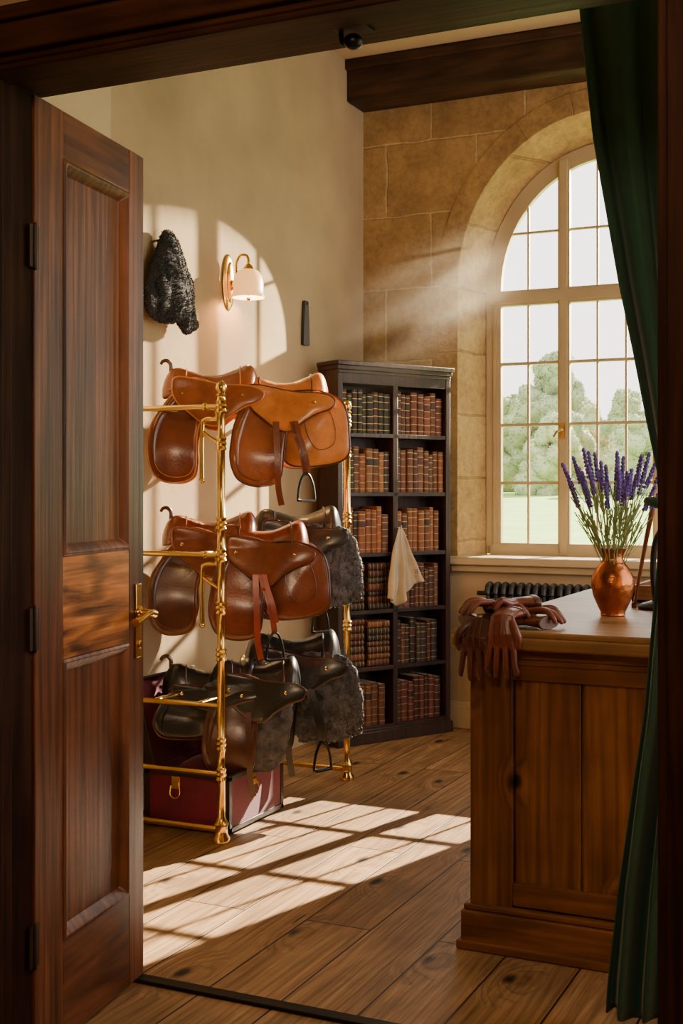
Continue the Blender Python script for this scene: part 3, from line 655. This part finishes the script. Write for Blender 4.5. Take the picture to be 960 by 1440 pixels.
# ------------------------------------------------------------------ saddles
SEATK = catmull([(0, .005, .060), (.06, .040, .072), (.16, .056, .078), (.30, .034, .086), (.45, .010, .110), (.60, .006, .142), (.74, .022, .164), (.86, .042, .168), (.95, .040, .155), (1, .008, .120)], 8)
def saddle(loc, rz, label, seat, flap, skirt, pad=None, strap='darkbrown', k=1.0, straps=1, horn='iron', hang=0.0, drop=1.0, rear=None, edge='darkbrown', hook=True, fs=(0, 1), stirrup=True, sx0=.07):
    r = root('saddle', loc, rz, label, 'saddle', 'saddles on the brass rack'); r.scale = (k, k, k)
    ns = 40; secs = []
    for i in range(ns + 1):
        s = i / ns; x = -.22 + .44 * s
        q = min(range(len(SEATK)), key=lambda j: abs(SEATK[j].x - s)); pz, w = SEATK[q].y, SEATK[q].z
        de = min(s, 1 - s); q_ = max(.03, min(1, de / .13)); en = sqrt(q_ * (2 - q_))
        w *= .5 + .5 * en
        th = (.050 + .042 * s) * en
        sec = []
        for a in range(28):
            t = 2 * pi * a / 28; cy = cos(t); y = w * (abs(cy) ** .8) * (1 if cy > 0 else -1)
            zz_ = th * sin(t) * (1.0 if sin(t) > 0 else 1.1) - (1.0 - .55 * s) * (abs(cy) ** 2.4) * w * .9
            sec.append(Vector((x, y, pz + zz_)))
        secs.append(sec)
    g = G(); g.loft(secs); g.obj('seat', seat, r, sub=1)
    g = G(); R_ = [(s_[1].x, s_[1].y + .002, s_[1].z + .004) for s_ in secs[3:-2:3]] + [(s_[13].x, s_[13].y - .002, s_[13].z + .004) for s_ in secs[3:-2:3][::-1]]
    g.tube(R_[:len(R_) // 2], .0038, 8, 2); g.tube(R_[len(R_) // 2:], .0038, 8, 2)
    g.tube([p + Vector((.001, 0, .002)) for p in secs[-9][1:14]], .0034, 8, 2); g.tube([p + Vector((.001, 0, .002)) for p in secs[10][1:14]], .003, 8, 2); g.obj('piping', edge, r)
    def side(sd, off=0.0):
        def fm(x, z):
            t = min(max(-z / .36, 0), 1.2); y = .085 + off + .080 * sin(min(t, 1) * pi / 2) + .010 * sin(x * 14)
            y += .26 * max(x, 0) * max(0, 1 - t * 1.1)
            nz = .35 * (1 - t)
            return (x, sd * y, z * drop + .005), Vector((0, sd, nz)).normalized()
        return fm
    def fo(O): return [(p[0] * fs[1] + fs[0] * min(1, max(0, -p[1] / .15)), p[1]) for p in O]
    for sd in (-1, 1):
        if rear:
            O = [(-.02, .0), (.09, .030), (.20, .020), (.265, -.015), (.292, -.07), (.305, -.16), (.310, -.245), (.282, -.295), (.20, -.318), (.10, -.328), (.02, -.315), (-.02, -.24), (-.03, -.12)]
            if rear == 'fur': O = [(p[0], p[1] * 1.12) for p in O]
            g = G(); g.pillow(O, side(sd, .006), .036 if rear != 'fur' else .040, rings=14 if rear == 'fur' else 9, smooth=9 if rear == 'fur' else 5)
            if rear == 'fur':
                g.wobble(.008, 20, sd); g.wobble(.012, 60, sd); g.fuzz(30000, .0075, .0020, curl=3)
                g.obj('sheepskin_pad', 'greyfur', r)
            else:
                g.wobble(.006, 9, 3); g.obj('panel', rear, r)
                g = G(); g.rim(O, side(sd, .010), .0042)
                g.rim([(.12, -.06), (.20, -.05), (.235, -.13), (.232, -.22), (.15, -.245), (.10, -.15)], side(sd, .0250), .0014); g.wobble(.006, 9, 3); g.obj('piping', edge, r)
        if pad:
            O = [(-.23, .0), (-.25, -.12), (-.24, -.27), (-.16, -.38), (.0, -.41), (.12, -.36), (.17, -.2), (.16, -.05), (.0, .02)]
            g = G(); g.pillow(O, side(sd, -.012), .045, rings=14, smooth=9); g.wobble(.010, 20, sd + 3); g.wobble(.012, 60, sd); g.fuzz(28000, .0075, .0020, curl=3); g.obj('sheepskin_pad', pad, r)
        O = fo([(-.09, .05), (-.160, .0), (-.205, -.08), (-.236, -.18), (-.246, -.28), (-.225, -.37), (-.165, -.41), (-.085, -.415), (-.020, -.385), (.0, -.31), (.004, -.20), (.020, -.10), (.06, -.03), (.04, .015)])
        g = G(); g.pillow(O, side(sd, .032), .020, flat=True, rings=9); g.wobble(.008, 8, 1); g.obj('flap', flap, r, sub=1)
        g = G(); g.rim(O, side(sd, .033), .0044)
        cx_ = sum(p[0] for p in O) / len(O); O2 = [((p[0] - cx_) * .84 + cx_, (p[1] + .17) * .90 - .17) for p in O]; g.rim(O2, side(sd, .0425), .0016); g.wobble(.008, 8, 1); g.obj('piping', edge, r)
        O = [(-.140, .055), (-.168, .005), (-.150, -.055), (-.095, -.105), (-.03, -.155), (.035, -.165), (.085, -.125), (.15, -.085), (.215, -.060), (.235, -.020), (.18, .01), (.05, .02)]
        g = G(); g.pillow(O, side(sd, .050), .022, rings=9); g.obj('skirt', skirt, r, sub=1)
        g = G(); g.rim(O, side(sd, .050), .0038); g.obj('piping', edge, r)
        g = G(); P3 = []
        for x, z in fo([(-.155, -.05), (-.192, -.13), (-.215, -.22), (-.212, -.32)]):
            p_, n_ = side(sd, .042)(x, z); P3.append(p_)
        g.tube(P3, [.006, .014, .014, .005], 10); g.obj('knee_roll', flap, r)
        def sp(x, z, o): return side(sd, o)(x, z)[0]
        if stirrup and sd < 0:
            x0 = sx0; bot = (-.345) * drop - hang
            P3 = [sp(x0 - .06, -.12, .064), sp(x0 - .045, -.18, .060), sp(x0 - .02, -.26, .058), sp(x0 - .005, -.335, .056), (x0, sd * .228, bot - .005)]
            g = G(); g.ribbon(P3, .026, .005, (1, 0, 0)); g.ribbon([(p[0] + .014, p[1] + sd * .007, p[2]) for p in P3[:4]], .022, .004, (1, 0, 0))
            g.box(Vector(P3[1]) + Vector((-.017, -.006, -.014)), Vector(P3[1]) + Vector((.017, .006, .002))); g.obj('stirrup_leather', strap, r)
            g = G(); c = Vector((x0 + .002, sd * .230, bot - .02))
            P4 = [c + Vector(q) for q in ((0, 0, .02), (.022, 0, .008), (.043, 0, -.035), (.052, 0, -.085), (.048, 0, -.10), (0, 0, -.104), (-.048, 0, -.10), (-.052, 0, -.085), (-.043, 0, -.035), (-.022, 0, .008))]
            Rm = Matrix.Translation(c) @ Matrix.Rotation(radians(40), 4, 'Z') @ Matrix.Translation(-c)
            g.tube([Rm @ p for p in P4], .0060, 8, 4, closed=True); g.box(c + Vector((-.045, -.016, -.108)), c + Vector((.045, .016, -.100)), 0, Rm); g.obj('stirrup', horn, r)
        for j in range(straps if sd < 0 else 0):
            x1 = -.035 - .036 * j
            g = G(); g.ribbon([sp(x1, -.12, .062), sp(x1 + .002, -.2, .056), sp(x1 + .006, -.31, .054), (x1 + .010, sd * .212, -.42 * drop), (x1 + .025, sd * .208, -.50 * drop - .02 * j)], .028, .005, (1, 0, 0)); g.obj('girth_strap', strap, r)
        for (sx_, sz_) in ((-.125, -.02), (.14, -.03)):
            g = G(); g.lathe([(.008, 0), (.008, .004), (.002, .006)], 12, Matrix.Translation(Vector(sp(sx_, sz_, .058))) @ Matrix.Rotation(radians(90) * (-sd), 4, 'X')); g.obj('stud', 'brass', r)
    g = G()
    for sd in (-1, 1): g.blob((.03, sd * .065, -.05), (.17, .04, .035))
    g.box((-.15, -.05, -.055), (.15, .05, -.02)); g.obj('panel', 'darkbrown' if seat != 'black' else 'black', r, bevel=.015)
    if hook:
        g = G(); g.tube([(-.175, 0, .055), (-.178, 0, .10), (-.18, 0, .125), (-.195, 0, .142), (-.215, 0, .140), (-.225, 0, .125)], [.012, .010, .009, .009, .008, .007], 10); g.obj('pommel_hook', 'darkbrown', r)
    return r
R0 = radians(30)
AF = dict(fs=(-.06, .86), stirrup=False, straps=0)
saddle((-3.00, 5.00, 1.955), R0, 'chestnut leather saddle on top tier beside wall', 'tan_mid', 'brown', 'tan_mid', k=1.02, edge='tan', **AF)
saddle((-2.685, 5.11, 1.92), R0, 'glossy tan leather saddle with large polished flap on top tier', 'tan', 'tan_mid', 'tan', rear='tan', straps=1, hang=.01, strap='brown', hook=False, edge='darkbrown', k=.97, sx0=.10)
saddle((-3.00, 5.00, 1.275), R0, 'brown leather saddle on middle tier beside wall', 'brown', 'darkbrown', 'brown', k=1.02, edge='tan_mid', **AF)
saddle((-2.745, 5.03, 1.24), R0, 'reddish brown leather saddle with hanging stirrup on middle tier', 'brown', 'brown', 'brown', straps=1, hang=.03, strap='redstrap', k=.97, rear='brown', hook=False, sx0=.05)
saddle((-2.80, 5.48, 1.30), R0, 'black leather saddle with charcoal sheepskin pad on middle tier', 'black', 'black', 'black', rear='fur', strap='black', k=1.0, edge='black', hook=False, sx0=.10, straps=0)
saddle((-3.00, 5.00, .59), R0, 'black leather saddle on bottom tier beside the trunk', 'black', 'black', 'black', k=1.02, drop=.5, edge='darkbrown', stirrup=False, straps=0)
saddle((-2.80, 5.06, .62), R0, 'black saddle with sheepskin pad and brown strap on bottom tier', 'black', 'darkbrown', 'black', pad='greyfur', k=.96, hook=False, stirrup=False)
saddle((-2.79, 5.42, .69), R0, 'black leather saddle with large charcoal sheepskin on bottom tier', 'black', 'black', 'black', rear='fur', strap='black', k=1.06, edge='black', hook=False, sx0=.12, straps=1)

# ------------------------------------------------------------------ trunk
tk = root('trunk', (-3.17, 4.72, 0), 0, 'burgundy velvet trunk with open lid under the saddle rack', 'trunk')
w, d, h = .43, .50, .255
g = G(); t = .015
g.box((0, 0, .01), (w, d, .03)); g.box((0, 0, .03), (t, d, h)); g.box((w - t, 0, .03), (w, d, h)); g.box((t, 0, .03), (w - t, t, h)); g.box((t, d - t, .03), (w - t, d, h))
g.obj('body', 'velvet', tk, bevel=.003)
g = G()
e = .022; q = .004
for x in (0, w):
    for y in (0, d):
        sx = 1 if x == 0 else -1; sy = 1 if y == 0 else -1
        xa, xb = sorted((x - sx * q, x + sx * e)); ya, yb = sorted((y - sy * q, y + sy * e)); g.box((xa, ya, .01), (xb, yb, h))
for z in (.01, h - .02):
    g.box((-q, -q, z), (w + q, e * .3, z + .022)); g.box((-q, d - e * .3, z), (w + q, d + q, z + .022)); g.box((-q, 0, z), (e * .3, d, z + .022)); g.box((w - e * .3, 0, z), (w + q, d, z + .022))
g.obj('binding', 'trunkleather', tk, bevel=.002)
g = G(); g.box((t, t, .03), (w - t, d - t, .18)); g.blob((w / 2, d / 2, .20), (.18, .21, .09)); g.wobble(.012, 8); g.obj('lining', 'velvet', tk)
g = G(); Ml = Matrix.Translation((0, 0, h)) @ Matrix.Rotation(radians(-14), 4, 'Y')
g.box((-.018, 0, 0), (-.004, d, .40), 0, Ml); g.box((-.018, 0, 0), (.05, .012, .40), 0, Ml); g.box((-.018, d - .012, 0), (.05, d, .40), 0, Ml); g.box((-.018, 0, .388), (.05, d, .40), 0, Ml)
ld = g.obj('lid', 'trunkleather', tk, bevel=.003)
g = G(); g.box((-.004, .012, .0), (.006, d - .012, .388), 0, Ml); g.obj('lid_lining', 'velvet', ld, bevel=.003)
def latch(Mx):
    g = G(); g.box((-.022, -.005, -.010), (.022, 0, .045), 0, Mx); g.box((-.016, -.010, .0), (.016, -.004, .022), 0, Mx)
    g.tube([Mx @ Vector(p) for p in ((-.022, -.008, .005), (-.024, -.012, -.035), (0, -.014, -.050), (.024, -.012, -.035), (.022, -.008, .005))], .004); g.obj('latch', 'brass', tk, bevel=.001)
latch(Matrix.Translation((w * .38, -.004, .19))); latch(Matrix.Translation((w + .004, d * .42, .19)) @ Matrix.Rotation(radians(90), 4, 'Z'))

# ------------------------------------------------------------------ bookcase
ang = math.atan2(.872, .488); bc = root('bookcase', (-3.10, 6.60, 0), ang, 'tall dark wooden bookcase across the corner full of books', 'bookcase')
BM = Matrix.Translation((-3.10, 6.60, 0)) @ Matrix.Rotation(ang, 4, 'Z')
BW, BD, BH = .86, .20, 2.24
SH = [.10, .45, .79, 1.13, 1.49, 1.84, 2.13]
g = G(); g.box((0, 0, 0), (.035, BD, BH)); g.box((BW - .035, 0, 0), (BW, BD, BH)); g.box((.035, BD - .012, .05), (BW - .035, BD, BH)); g.box((BW / 2 - .018, 0.004, .08), (BW / 2 + .018, BD - .012, SH[-1] + .02))
g.box((0.035, 0.002, SH[-1]), (BW - .035, BD, BH - .01)); g.obj('body', 'casewood', bc, bevel=.003)
for z in SH[:-1]:
    g = G(); g.box((.035, .004, z - .024), (BW - .035, BD - .012, z)); g.obj('shelf', 'casewood', bc, bevel=.002)
g = G(); g.box((-.015, -.022, BH - .005), (BW + .015, BD, BH + .022)); g.box((-.008, -.012, BH - .03), (BW + .008, BD, BH - .004)); g.box((0.0, -.006, BH - .05), (BW, .01, BH - .03)); g.obj('cornice', 'casewood', bc, bevel=.004)
g = G(); g.box((-.010, -.015, 0), (BW + .010, BD, .07)); g.box((0, -.006, .06), (BW, .01, .085)); g.obj('plinth', 'casewood', bc, bevel=.004)
base = {'green': (.026, .028, .016), 'red': (.13, .030, .013), 'tan': (.20, .085, .030), 'brown': (.11, .038, .018), 'orange': (.21, .066, .022), 'dark': (.028, .019, .014), 'maroon': (.075, .018, .012)}
BC = {}
for k_, c_ in base.items():
    for j, mlt in enumerate((.6, 1.0, 1.4)):
        BC[(k_, j)] = simple('book_cloth_' + k_, tuple(x * mlt for x in c_), .6, var=.35, nscale=30, bmp=.15)
def book(pos, t, hgt, dep, col, label, group, lay=False):
    g = G(); n = 6
    def sec(z, e=0):
        P = []
        for i in range(n + 1):
            a = pi * i / n; P.append(Vector((t / 2 - (t / 2 + e) * cos(a), -.009 * sin(a) - e, z)))
        P.append(Vector((t + e * .5, dep, z))); P.append(Vector((-e * .5, dep, z))); return P
    g.loft([sec(0), sec(hgt)], 0)
    for fz in (.08, .24, .42, .60, .78, .92):
        z = hgt * fz; P0 = sec(z, .0016)[:n + 1]; P1 = sec(z + .003, .0016)[:n + 1]
        g.add(P0 + P1, [(i, i + 1, n + 2 + i, n + 1 + i) for i in range(n)], 1)
    if random.random() < .5:
        P0 = sec(hgt * .62, .0012)[:n + 1]; P1 = sec(hgt * .76, .0012)[:n + 1]; g.add(P0 + P1, [(i, i + 1, n + 2 + i, n + 1 + i) for i in range(n)], 3)
    g.box((.003, .004, hgt - .0005), (t - .003, dep - .003, hgt + .0008), 2)
    o = g.obj('book', [col, 'gold', 'pages', BC[('maroon', 1)] if random.random() < .5 else BC[('dark', 1)]], ang=50)
    Mx = BM @ Matrix.Translation(pos)
    if lay: Mx = BM @ Matrix.Translation(pos) @ Matrix.Rotation(radians(90), 4, 'Y') @ Matrix.Translation((-t, 0, 0))
    o.matrix_world = Mx; tag(o, label, 'book', group); return o
random.seed(5)
names = {'green': 'dark green', 'red': 'red', 'tan': 'tan', 'brown': 'brown', 'orange': 'orange-brown', 'dark': 'black-brown', 'maroon': 'maroon'}
plan = {5: ('green', 'red'), 4: ('tan', 'brown'), 3: ('orange', 'orange'), 2: (None, 'brown'), 1: (None, 'dark'), 0: ('brown', 'maroon')}
order = ['top', 'second', 'third', 'fourth', 'fifth', 'bottom']
for si, cols in plan.items():
    for ci, cn in enumerate(cols):
        xa = .035 + .004 if ci == 0 else BW / 2 + .022; xb = BW / 2 - .022 if ci == 0 else BW - .039
        z = SH[si] + .0005; grp = 'antique books on the %s shelf' % order[5 - si]
        if cn:
            x = xa
            while True:
                t = random.uniform(.030, .052)
                if x + t > xb: break
                cc = cn if random.random() < .72 else random.choice(['brown', 'maroon', 'orange', 'dark'])
                hh = random.uniform(.225, .275) if si < 5 else random.uniform(.225, .262)
                book((x, .022 + random.uniform(0, .012), z), t, hh, .145, BC[(cc, random.randint(0, 2))], '%s leather-bound antique book with gilt bands' % names[cc], grp)
                x += t + .0015
        else:
            for xs_ in (xa, xa + .19):
                zc = z
                for j in range(7):
                    t = random.uniform(.030, .046)
                    cc = random.choice(['dark', 'dark', 'green', 'maroon'] if si == 2 else ['dark', 'brown', 'orange', 'maroon'])
                    if zc + t > SH[si + 1] - .03: break
                    book((xs_ + random.uniform(0, .006), .022 + random.uniform(0, .012), zc), t, .165, .14, BC[(cc, random.randint(0, 2))], '%s antique book lying flat in a stack' % names[cc], grp, lay=True)
                    zc += t + .001
cl = root('hanging_cloth', BM @ Vector((BW / 2 + .005, -.02, 1.28)), ang, 'ivory linen cloth with embroidered monogram hanging from bookcase', 'cloth')
g = G(); nu, nz = 60, 40; v = []; f = []
for j in range(nz + 1):
    s = j / nz
    for i in range(nu + 1):
        u = i / nu * 2 - 1; wd = .010 + .135 * s ** .9
        bot = -.36 - .10 * max(0, 1 - abs(u + .25) * 1.1) + .04 * u
        v.append((u * wd + .012 * s + .012 * s * sin(5 * s + u * 3), -.016 - .022 * s * (1 + sin(u * 8 + 1 + s)) - .016 * s * cos(u * 15 + .5) - .006 * sin(s * 14 + u * 6) * s, bot * s))
for j in range(nz):
    for i in range(nu): k = j * (nu + 1) + i; f.append((k, k + 1, k + nu + 2, k + nu + 1))
g.add(v, f); g.obj('linen', 'cloth', cl, solid=.003)
g = G(); g.tube([(0, .02, -.01), (0, -.01, -.012), (0, -.025, .0), (0, -.024, .012)], .003); g.obj('hook', 'brass_old', cl)
g = G(); g.tube([(.062, -.074, -.25), (.068, -.076, -.28), (.076, -.075, -.26), (.084, -.074, -.28), (.090, -.070, -.25)], .0018, 6, 0); g.tube([(.062, -.072, -.29), (.076, -.076, -.295), (.088, -.072, -.29)], .0016, 6, 3); g.obj('monogram', 'embroid', cl)

# ------------------------------------------------------------------ radiator
rd = root('radiator', (0, 0, 0), 0, 'dark cast iron column radiator under the window sill', 'radiator')
for i in range(27):
    x = -2.42 + i * .050; g = G()
    for yy in (7.31, 7.345, 7.38):
        g.tube([(x, yy, .10), (x, yy, .87)], .013, 10, 0)
    g.tube([(x, 7.295, .87), (x, 7.31, .91), (x, 7.345, .925), (x, 7.38, .91), (x, 7.395, .87)], .020, 10, 4); g.tube([(x, 7.295, .13), (x, 7.31, .10), (x, 7.38, .10), (x, 7.395, .13)], .019, 10, 3)
    if i in (0, 26): g.box((x - .012, 7.30, 0), (x + .012, 7.32, .1)); g.box((x - .012, 7.37, 0), (x + .012, 7.39, .1))
    g.obj('column', 'radiator', rd)
g = G(); g.tube([(-2.44, 7.345, .12), (-1.1, 7.345, .12)], .015, smooth=0); g.tube([(-2.44, 7.345, .87), (-1.1, 7.345, .87)], .015, smooth=0); g.tube([(-2.44, 7.345, .87), (-2.50, 7.345, .87)], .014, smooth=0); g.obj('pipe', 'radiator', rd)

# ------------------------------------------------------------------ wall things
sc = root('wall_sconce', (XL, 5.74, 2.60), 0, 'brass wall sconce with lit frosted bell shade', 'wall lamp')
g = G(); g.blob((.004, 0, 0), (.018, .065, .15), seg=28, rings=16); g.blob((.016, 0, 0), (.014, .038, .11), seg=24, rings=12); g.blob((.028, 0, -.01), (.018, .022, .022)); g.obj('backplate', 'brass', sc)
sx = .125
g = G(); g.tube([(.02, 0, -.02), (.042, 0, -.04), (.058, 0, .0), (.054, 0, .09), (.075, 0, .135), (.11, 0, .135), (sx, 0, .11), (sx, 0, .06)], .0075, 12); g.lathe([(.008, .09), (.022, .078), (.026, .065), (.028, .045)], 20, o=(sx, 0, 0)); g.obj('arm', 'brass', sc)
g = G(); g.lathe([(.026, .060), (.052, .052), (.072, .025), (.080, -.012), (.080, -.050), (.088, -.088), (.085, -.089), (.076, -.050), (.076, -.012), (.068, .022), (.049, .048), (.024, .055)], 32, o=(sx, 0, 0)); g.obj('lamp_shade', 'shade', sc)
g = G(); g.blob((sx, 0, -.092), (.012, .012, .012)); g.tube([(sx, 0, -.082), (sx, 0, .05)], .005, smooth=0); g.obj('finial', 'brass', sc)
g = G(); secs = []
for z, w_ in ((-.14, .034), (-.135, .038), (.0, .032), (.115, .022), (.125, .016)):
    secs.append([Vector((x * 1.0 + .012, y, z)) for x, y in ((-.010, -w_), (.010, -w_), (.012, w_), (-.010, w_))])
g.loft(secs); g.tube([(-.012, 0, .10), (.02, 0, .10), (.03, 0, .115)], .005)
tag(g.obj('leather_shoehorn', 'black', loc=(XL, 6.63, 2.50), bevel=.003), 'tapered black leather shoehorn hanging on plaster wall', 'shoehorn')
fh = root('sheepskin_cover', (XL, 5.07, 2.50), 0, 'black sheepskin saddle cover hanging on a wall hook', 'sheepskin')
g = G()
def fm(a, b):
    f_ = max(0, .22 - b) / .44
    return Vector((.060 + .028 * f_ * sin(a * 22 + 1.2) + .10 * max(0, a) + .03 * f_, a, b)), Vector((1, 0, 0))
g.pillow([(-.045, .215), (-.005, .250), (.04, .225), (.08, .14), (.12, .03), (.17, -.09), (.205, -.18), (.175, -.225), (.09, -.235), (.03, -.195), (-.05, -.205), (-.13, -.185), (-.205, -.13), (-.16, -.02), (-.10, .12)], fm, .11, rings=14, smooth=8)
g.blob((.10, .085, -.07), (.040, .055, .14)); g.blob((.07, .0, .12), (.045, .048, .11)); g.blob((.09, -.09, -.08), (.04, .06, .09))
g.wobble(.006, 14); g.wobble(.007, 50); g.fuzz(26000, .010, .0022, droop=.8, curl=2)
g.v = [Vector((max(p.x, .003), p.y, p.z)) for p in g.v]; g.obj('fleece', 'fur', fh)
g = G(); g.tube([(0.0, 0, .20), (.04, 0, .20), (.06, 0, .215), (.062, 0, .24)], .006); g.obj('hook', 'iron', fh)

# ------------------------------------------------------------------ outdoors
g = G(); n = 30; v = []; f = []
for j in range(n + 1):
    y = 8.0 + (160 - 8) * (j / n) ** 1.5
    for i in range(n + 1):
        x = -120 + 200 * i / n; v.append((x, y, -.25 + .0215 * min(y - 8, 75) + .15 * noise.noise(Vector((x * .05, y * .05, 0)))))
for j in range(n):
    for i in range(n): k = j * (n + 1) + i; f.append((k, k + 1, k + n + 2, k + n + 1))
g.add(v, f); tag(g.obj('lawn', 'lawn'), 'sunlit green lawn outside the window', 'lawn', kind='structure')
def tree(x, y, hgt, rad, mat, seed):
    random.seed(seed); r = root('tree', (x, y, 1.2), 0, 'leafy parkland tree beyond the lawn, haze tinted into its foliage', 'tree', 'parkland trees beyond the lawn')
    g = G(); g.tube([(0, 0, -.3), (.1, 0, hgt * .3), (0, .1, hgt * .7)], [rad * .12, rad * .08, rad * .03])
    for k in range(4): a = k * 1.6; g.tube([(0, 0, hgt * .3), (cos(a) * rad * .4, sin(a) * rad * .4, hgt * .5), (cos(a) * rad * .7, sin(a) * rad * .7, hgt * .6)], [rad * .05, rad * .03, rad * .015])
    g.obj('trunk', 'bark', r)
    g = G(); nb = int(24 + hgt * 2.6)
    for k in range(nb):
        zt = .04 + .86 * (k + random.random()) / nb; rr = rad * (1 - .65 * max(0, (zt - .5) / .5)) * random.uniform(.1, .72); a = random.uniform(0, 6.28); s = rad * random.uniform(.30, .46) * (1.15 - .45 * zt)
        g.blob((cos(a) * rr, sin(a) * rr, hgt * zt), (s, s, s * .95), seg=14, rings=9)
    g.wobble(rad * .16, 1.1, seed); g.wobble(rad * .07, 3.1, seed)
    g.fuzz(26, .16, .045, droop=.3); g.obj('foliage', mat, r, ang=180)
T = [(-23.4, 85, 10.4, 3.0, 'leaf3', 1), (-28.6, 91, 7.5, 2.9, 'leaf1', 2), (-21.0, 97, 8.4, 3.0, 'leaf1', 3), (-18.2, 104, 9.4, 2.8, 'leaf2', 4), (-15.2, 96, 9.6, 2.9, 'leaf1', 5), (-12.2, 89, 6.6, 2.4, 'leaf2', 6), (-21.0, 76, 5.2, 2.2, 'leaf2', 7), (-17.2, 84, 5.2, 2.3, 'leaf1', 8), (-15.9, 75, 4.8, 2.1, 'leaf2', 9), (-26.2, 76, 5.0, 2.3, 'leaf1', 10), (-32, 84, 8.5, 3.0, 'leaf3', 12), (-6.4, 91, 8.0, 2.8, 'leaf1', 13), (-10.8, 77, 4.8, 2.2, 'leaf1', 14), (-27.0, 104, 8.6, 2.9, 'leaf2', 15)]
for t in T: tree(*t)

# ------------------------------------------------------------------ added haze volume, its density shaped as a light shaft from the window
m, nt, b, out = newmat('light_shaft_haze'); nt.nodes.remove(b)
co_ = objco(nt); sp = nt.nodes.new('ShaderNodeSeparateXYZ'); nt.links.new(co_, sp.inputs[0])
LB, HY, HZ = 1.62, .17, .40
def fade(sock, lo, hi, rev=False):
    n = nt.nodes.new('ShaderNodeMapRange'); n.interpolation_type = 'SMOOTHSTEP'; nt.links.new(sock, n.inputs[0])
    n.inputs[1].default_value = lo; n.inputs[2].default_value = hi; n.inputs[3].default_value = 1 if rev else 0; n.inputs[4].default_value = 0 if rev else 1
    return n.outputs[0]
def mul(a, b_):
    n = N(nt, 'ShaderNodeMath', operation='MULTIPLY'); nt.links.new(a, n.inputs[0])
    if hasattr(b_, 'node'): nt.links.new(b_, n.inputs[1])
    else: n.inputs[1].default_value = b_
    return n.outputs[0]
dz = mul(fade(sp.outputs[2], -HZ, 0.0), fade(sp.outputs[2], 0.05, HZ, True))
dx = mul(fade(sp.outputs[0], 0.0, .45), fade(sp.outputs[0], LB * .35, LB, True))
dy = mul(fade(sp.outputs[1], -HY, -HY * .5), fade(sp.outputs[1], HY * .5, HY, True))
sn = N(nt, 'ShaderNodeMath', operation='SINE'); nt.links.new(mul(sp.outputs[2], 34.0), sn.inputs[0])
st_ = N(nt, 'ShaderNodeMath', operation='MULTIPLY_ADD'); nt.links.new(sn.outputs[0], st_.inputs[0]); st_.inputs[1].default_value = .22; st_.inputs[2].default_value = .70  # sine stripes in the density draw separate light rays
dn = mul(mul(mul(mul(dz, dx), dy), st_.outputs[0]), .85)
vs = nt.nodes.new('ShaderNodeVolumeScatter'); vs.inputs['Anisotropy'].default_value = .1; vs.inputs['Color'].default_value = (1, .86, .64, 1)
nt.links.new(dn, vs.inputs['Density']); nt.links.new(vs.outputs[0], out.inputs['Volume']); M['air'] = m
D = Vector((-1.05, -1.45, -.98)).normalized()
g = G(); g.box((0, -HY, -HZ), (LB, HY, HZ)); o = g.obj('light_shaft_volume', 'air'); tag(o, 'added haze volume shaped as a window light shaft', 'haze', kind='stuff')
o.matrix_world = Matrix.Translation((-2.28, 7.50, 2.98)) @ D.to_track_quat('X', 'Z').to_matrix().to_4x4()

# ------------------------------------------------------------------ lights
wd = bpy.data.worlds.new('World'); scene.world = wd; wd.use_nodes = True
bg = wd.node_tree.nodes['Background']; bg.inputs[0].default_value = (1.0, .95, .87, 1); bg.inputs[1].default_value = 4.1
def light(name, typ, loc, energy, col, **kw):
    l = bpy.data.lights.new(name, typ); l.energy = energy; l.color = col
    for k, v_ in kw.items(): setattr(l, k, v_)
    o = bpy.data.objects.new(name, l); COL.objects.link(o); o.location = loc; return o
def aim(o, d): o.rotation_euler = Vector(d).to_track_quat('-Z', 'Y').to_euler()
s = light('sun', 'SUN', (5, 20, 15), 44, (1.0, .84, .62), angle=.006); aim(s, (-.26, -1, -.55))
sp_ = light('added_sun_spot', 'SPOT', (2.36, 15.8, 5.6), 52000, (1.0, .80, .55), spot_size=radians(10.5), spot_blend=.3, shadow_soft_size=.06); aim(sp_, (-5.25, -10.1, -3.62))  # extra spot added as a second sun for left wall and saddles
p1 = light('window_portal', 'AREA', (CX, YW + .12, 2.4), 1, (1, 1, 1), shape='RECTANGLE', size=1.7, size_y=2.8); p1.data.cycles.is_portal = True; aim(p1, (0, -1, 0))
p2 = light('side_fill_portal', 'AREA', (XR + .22, 5.1, 2.25), 1, (1, 1, 1), shape='RECTANGLE', size=3.7, size_y=3.2); p2.data.cycles.is_portal = True; aim(p2, (-1, 0, 0))  # samples sky fill through the added side opening
light('sconce_bulb', 'POINT', (XL + .125, 5.74, 2.55), 14, (1.0, .52, .20), shadow_soft_size=.03)
light('hall_fill', 'POINT', (-.5, .6, 2.7), 95, (1.0, .70, .42), shadow_soft_size=.2)  # unseen fill light added to brighten door face and frame

# ------------------------------------------------------------------ camera
cam = bpy.data.cameras.new('camera'); co = bpy.data.objects.new('camera', cam); COL.objects.link(co); scene.camera = co
co.location = (0, 0, 1.5); co.rotation_euler = (radians(90), 0, radians(25))
cam.sensor_fit = 'VERTICAL'; cam.sensor_height = 36; cam.lens = 1760 / 1440 * 36; cam.shift_y = -30 / 1440; cam.clip_end = 500
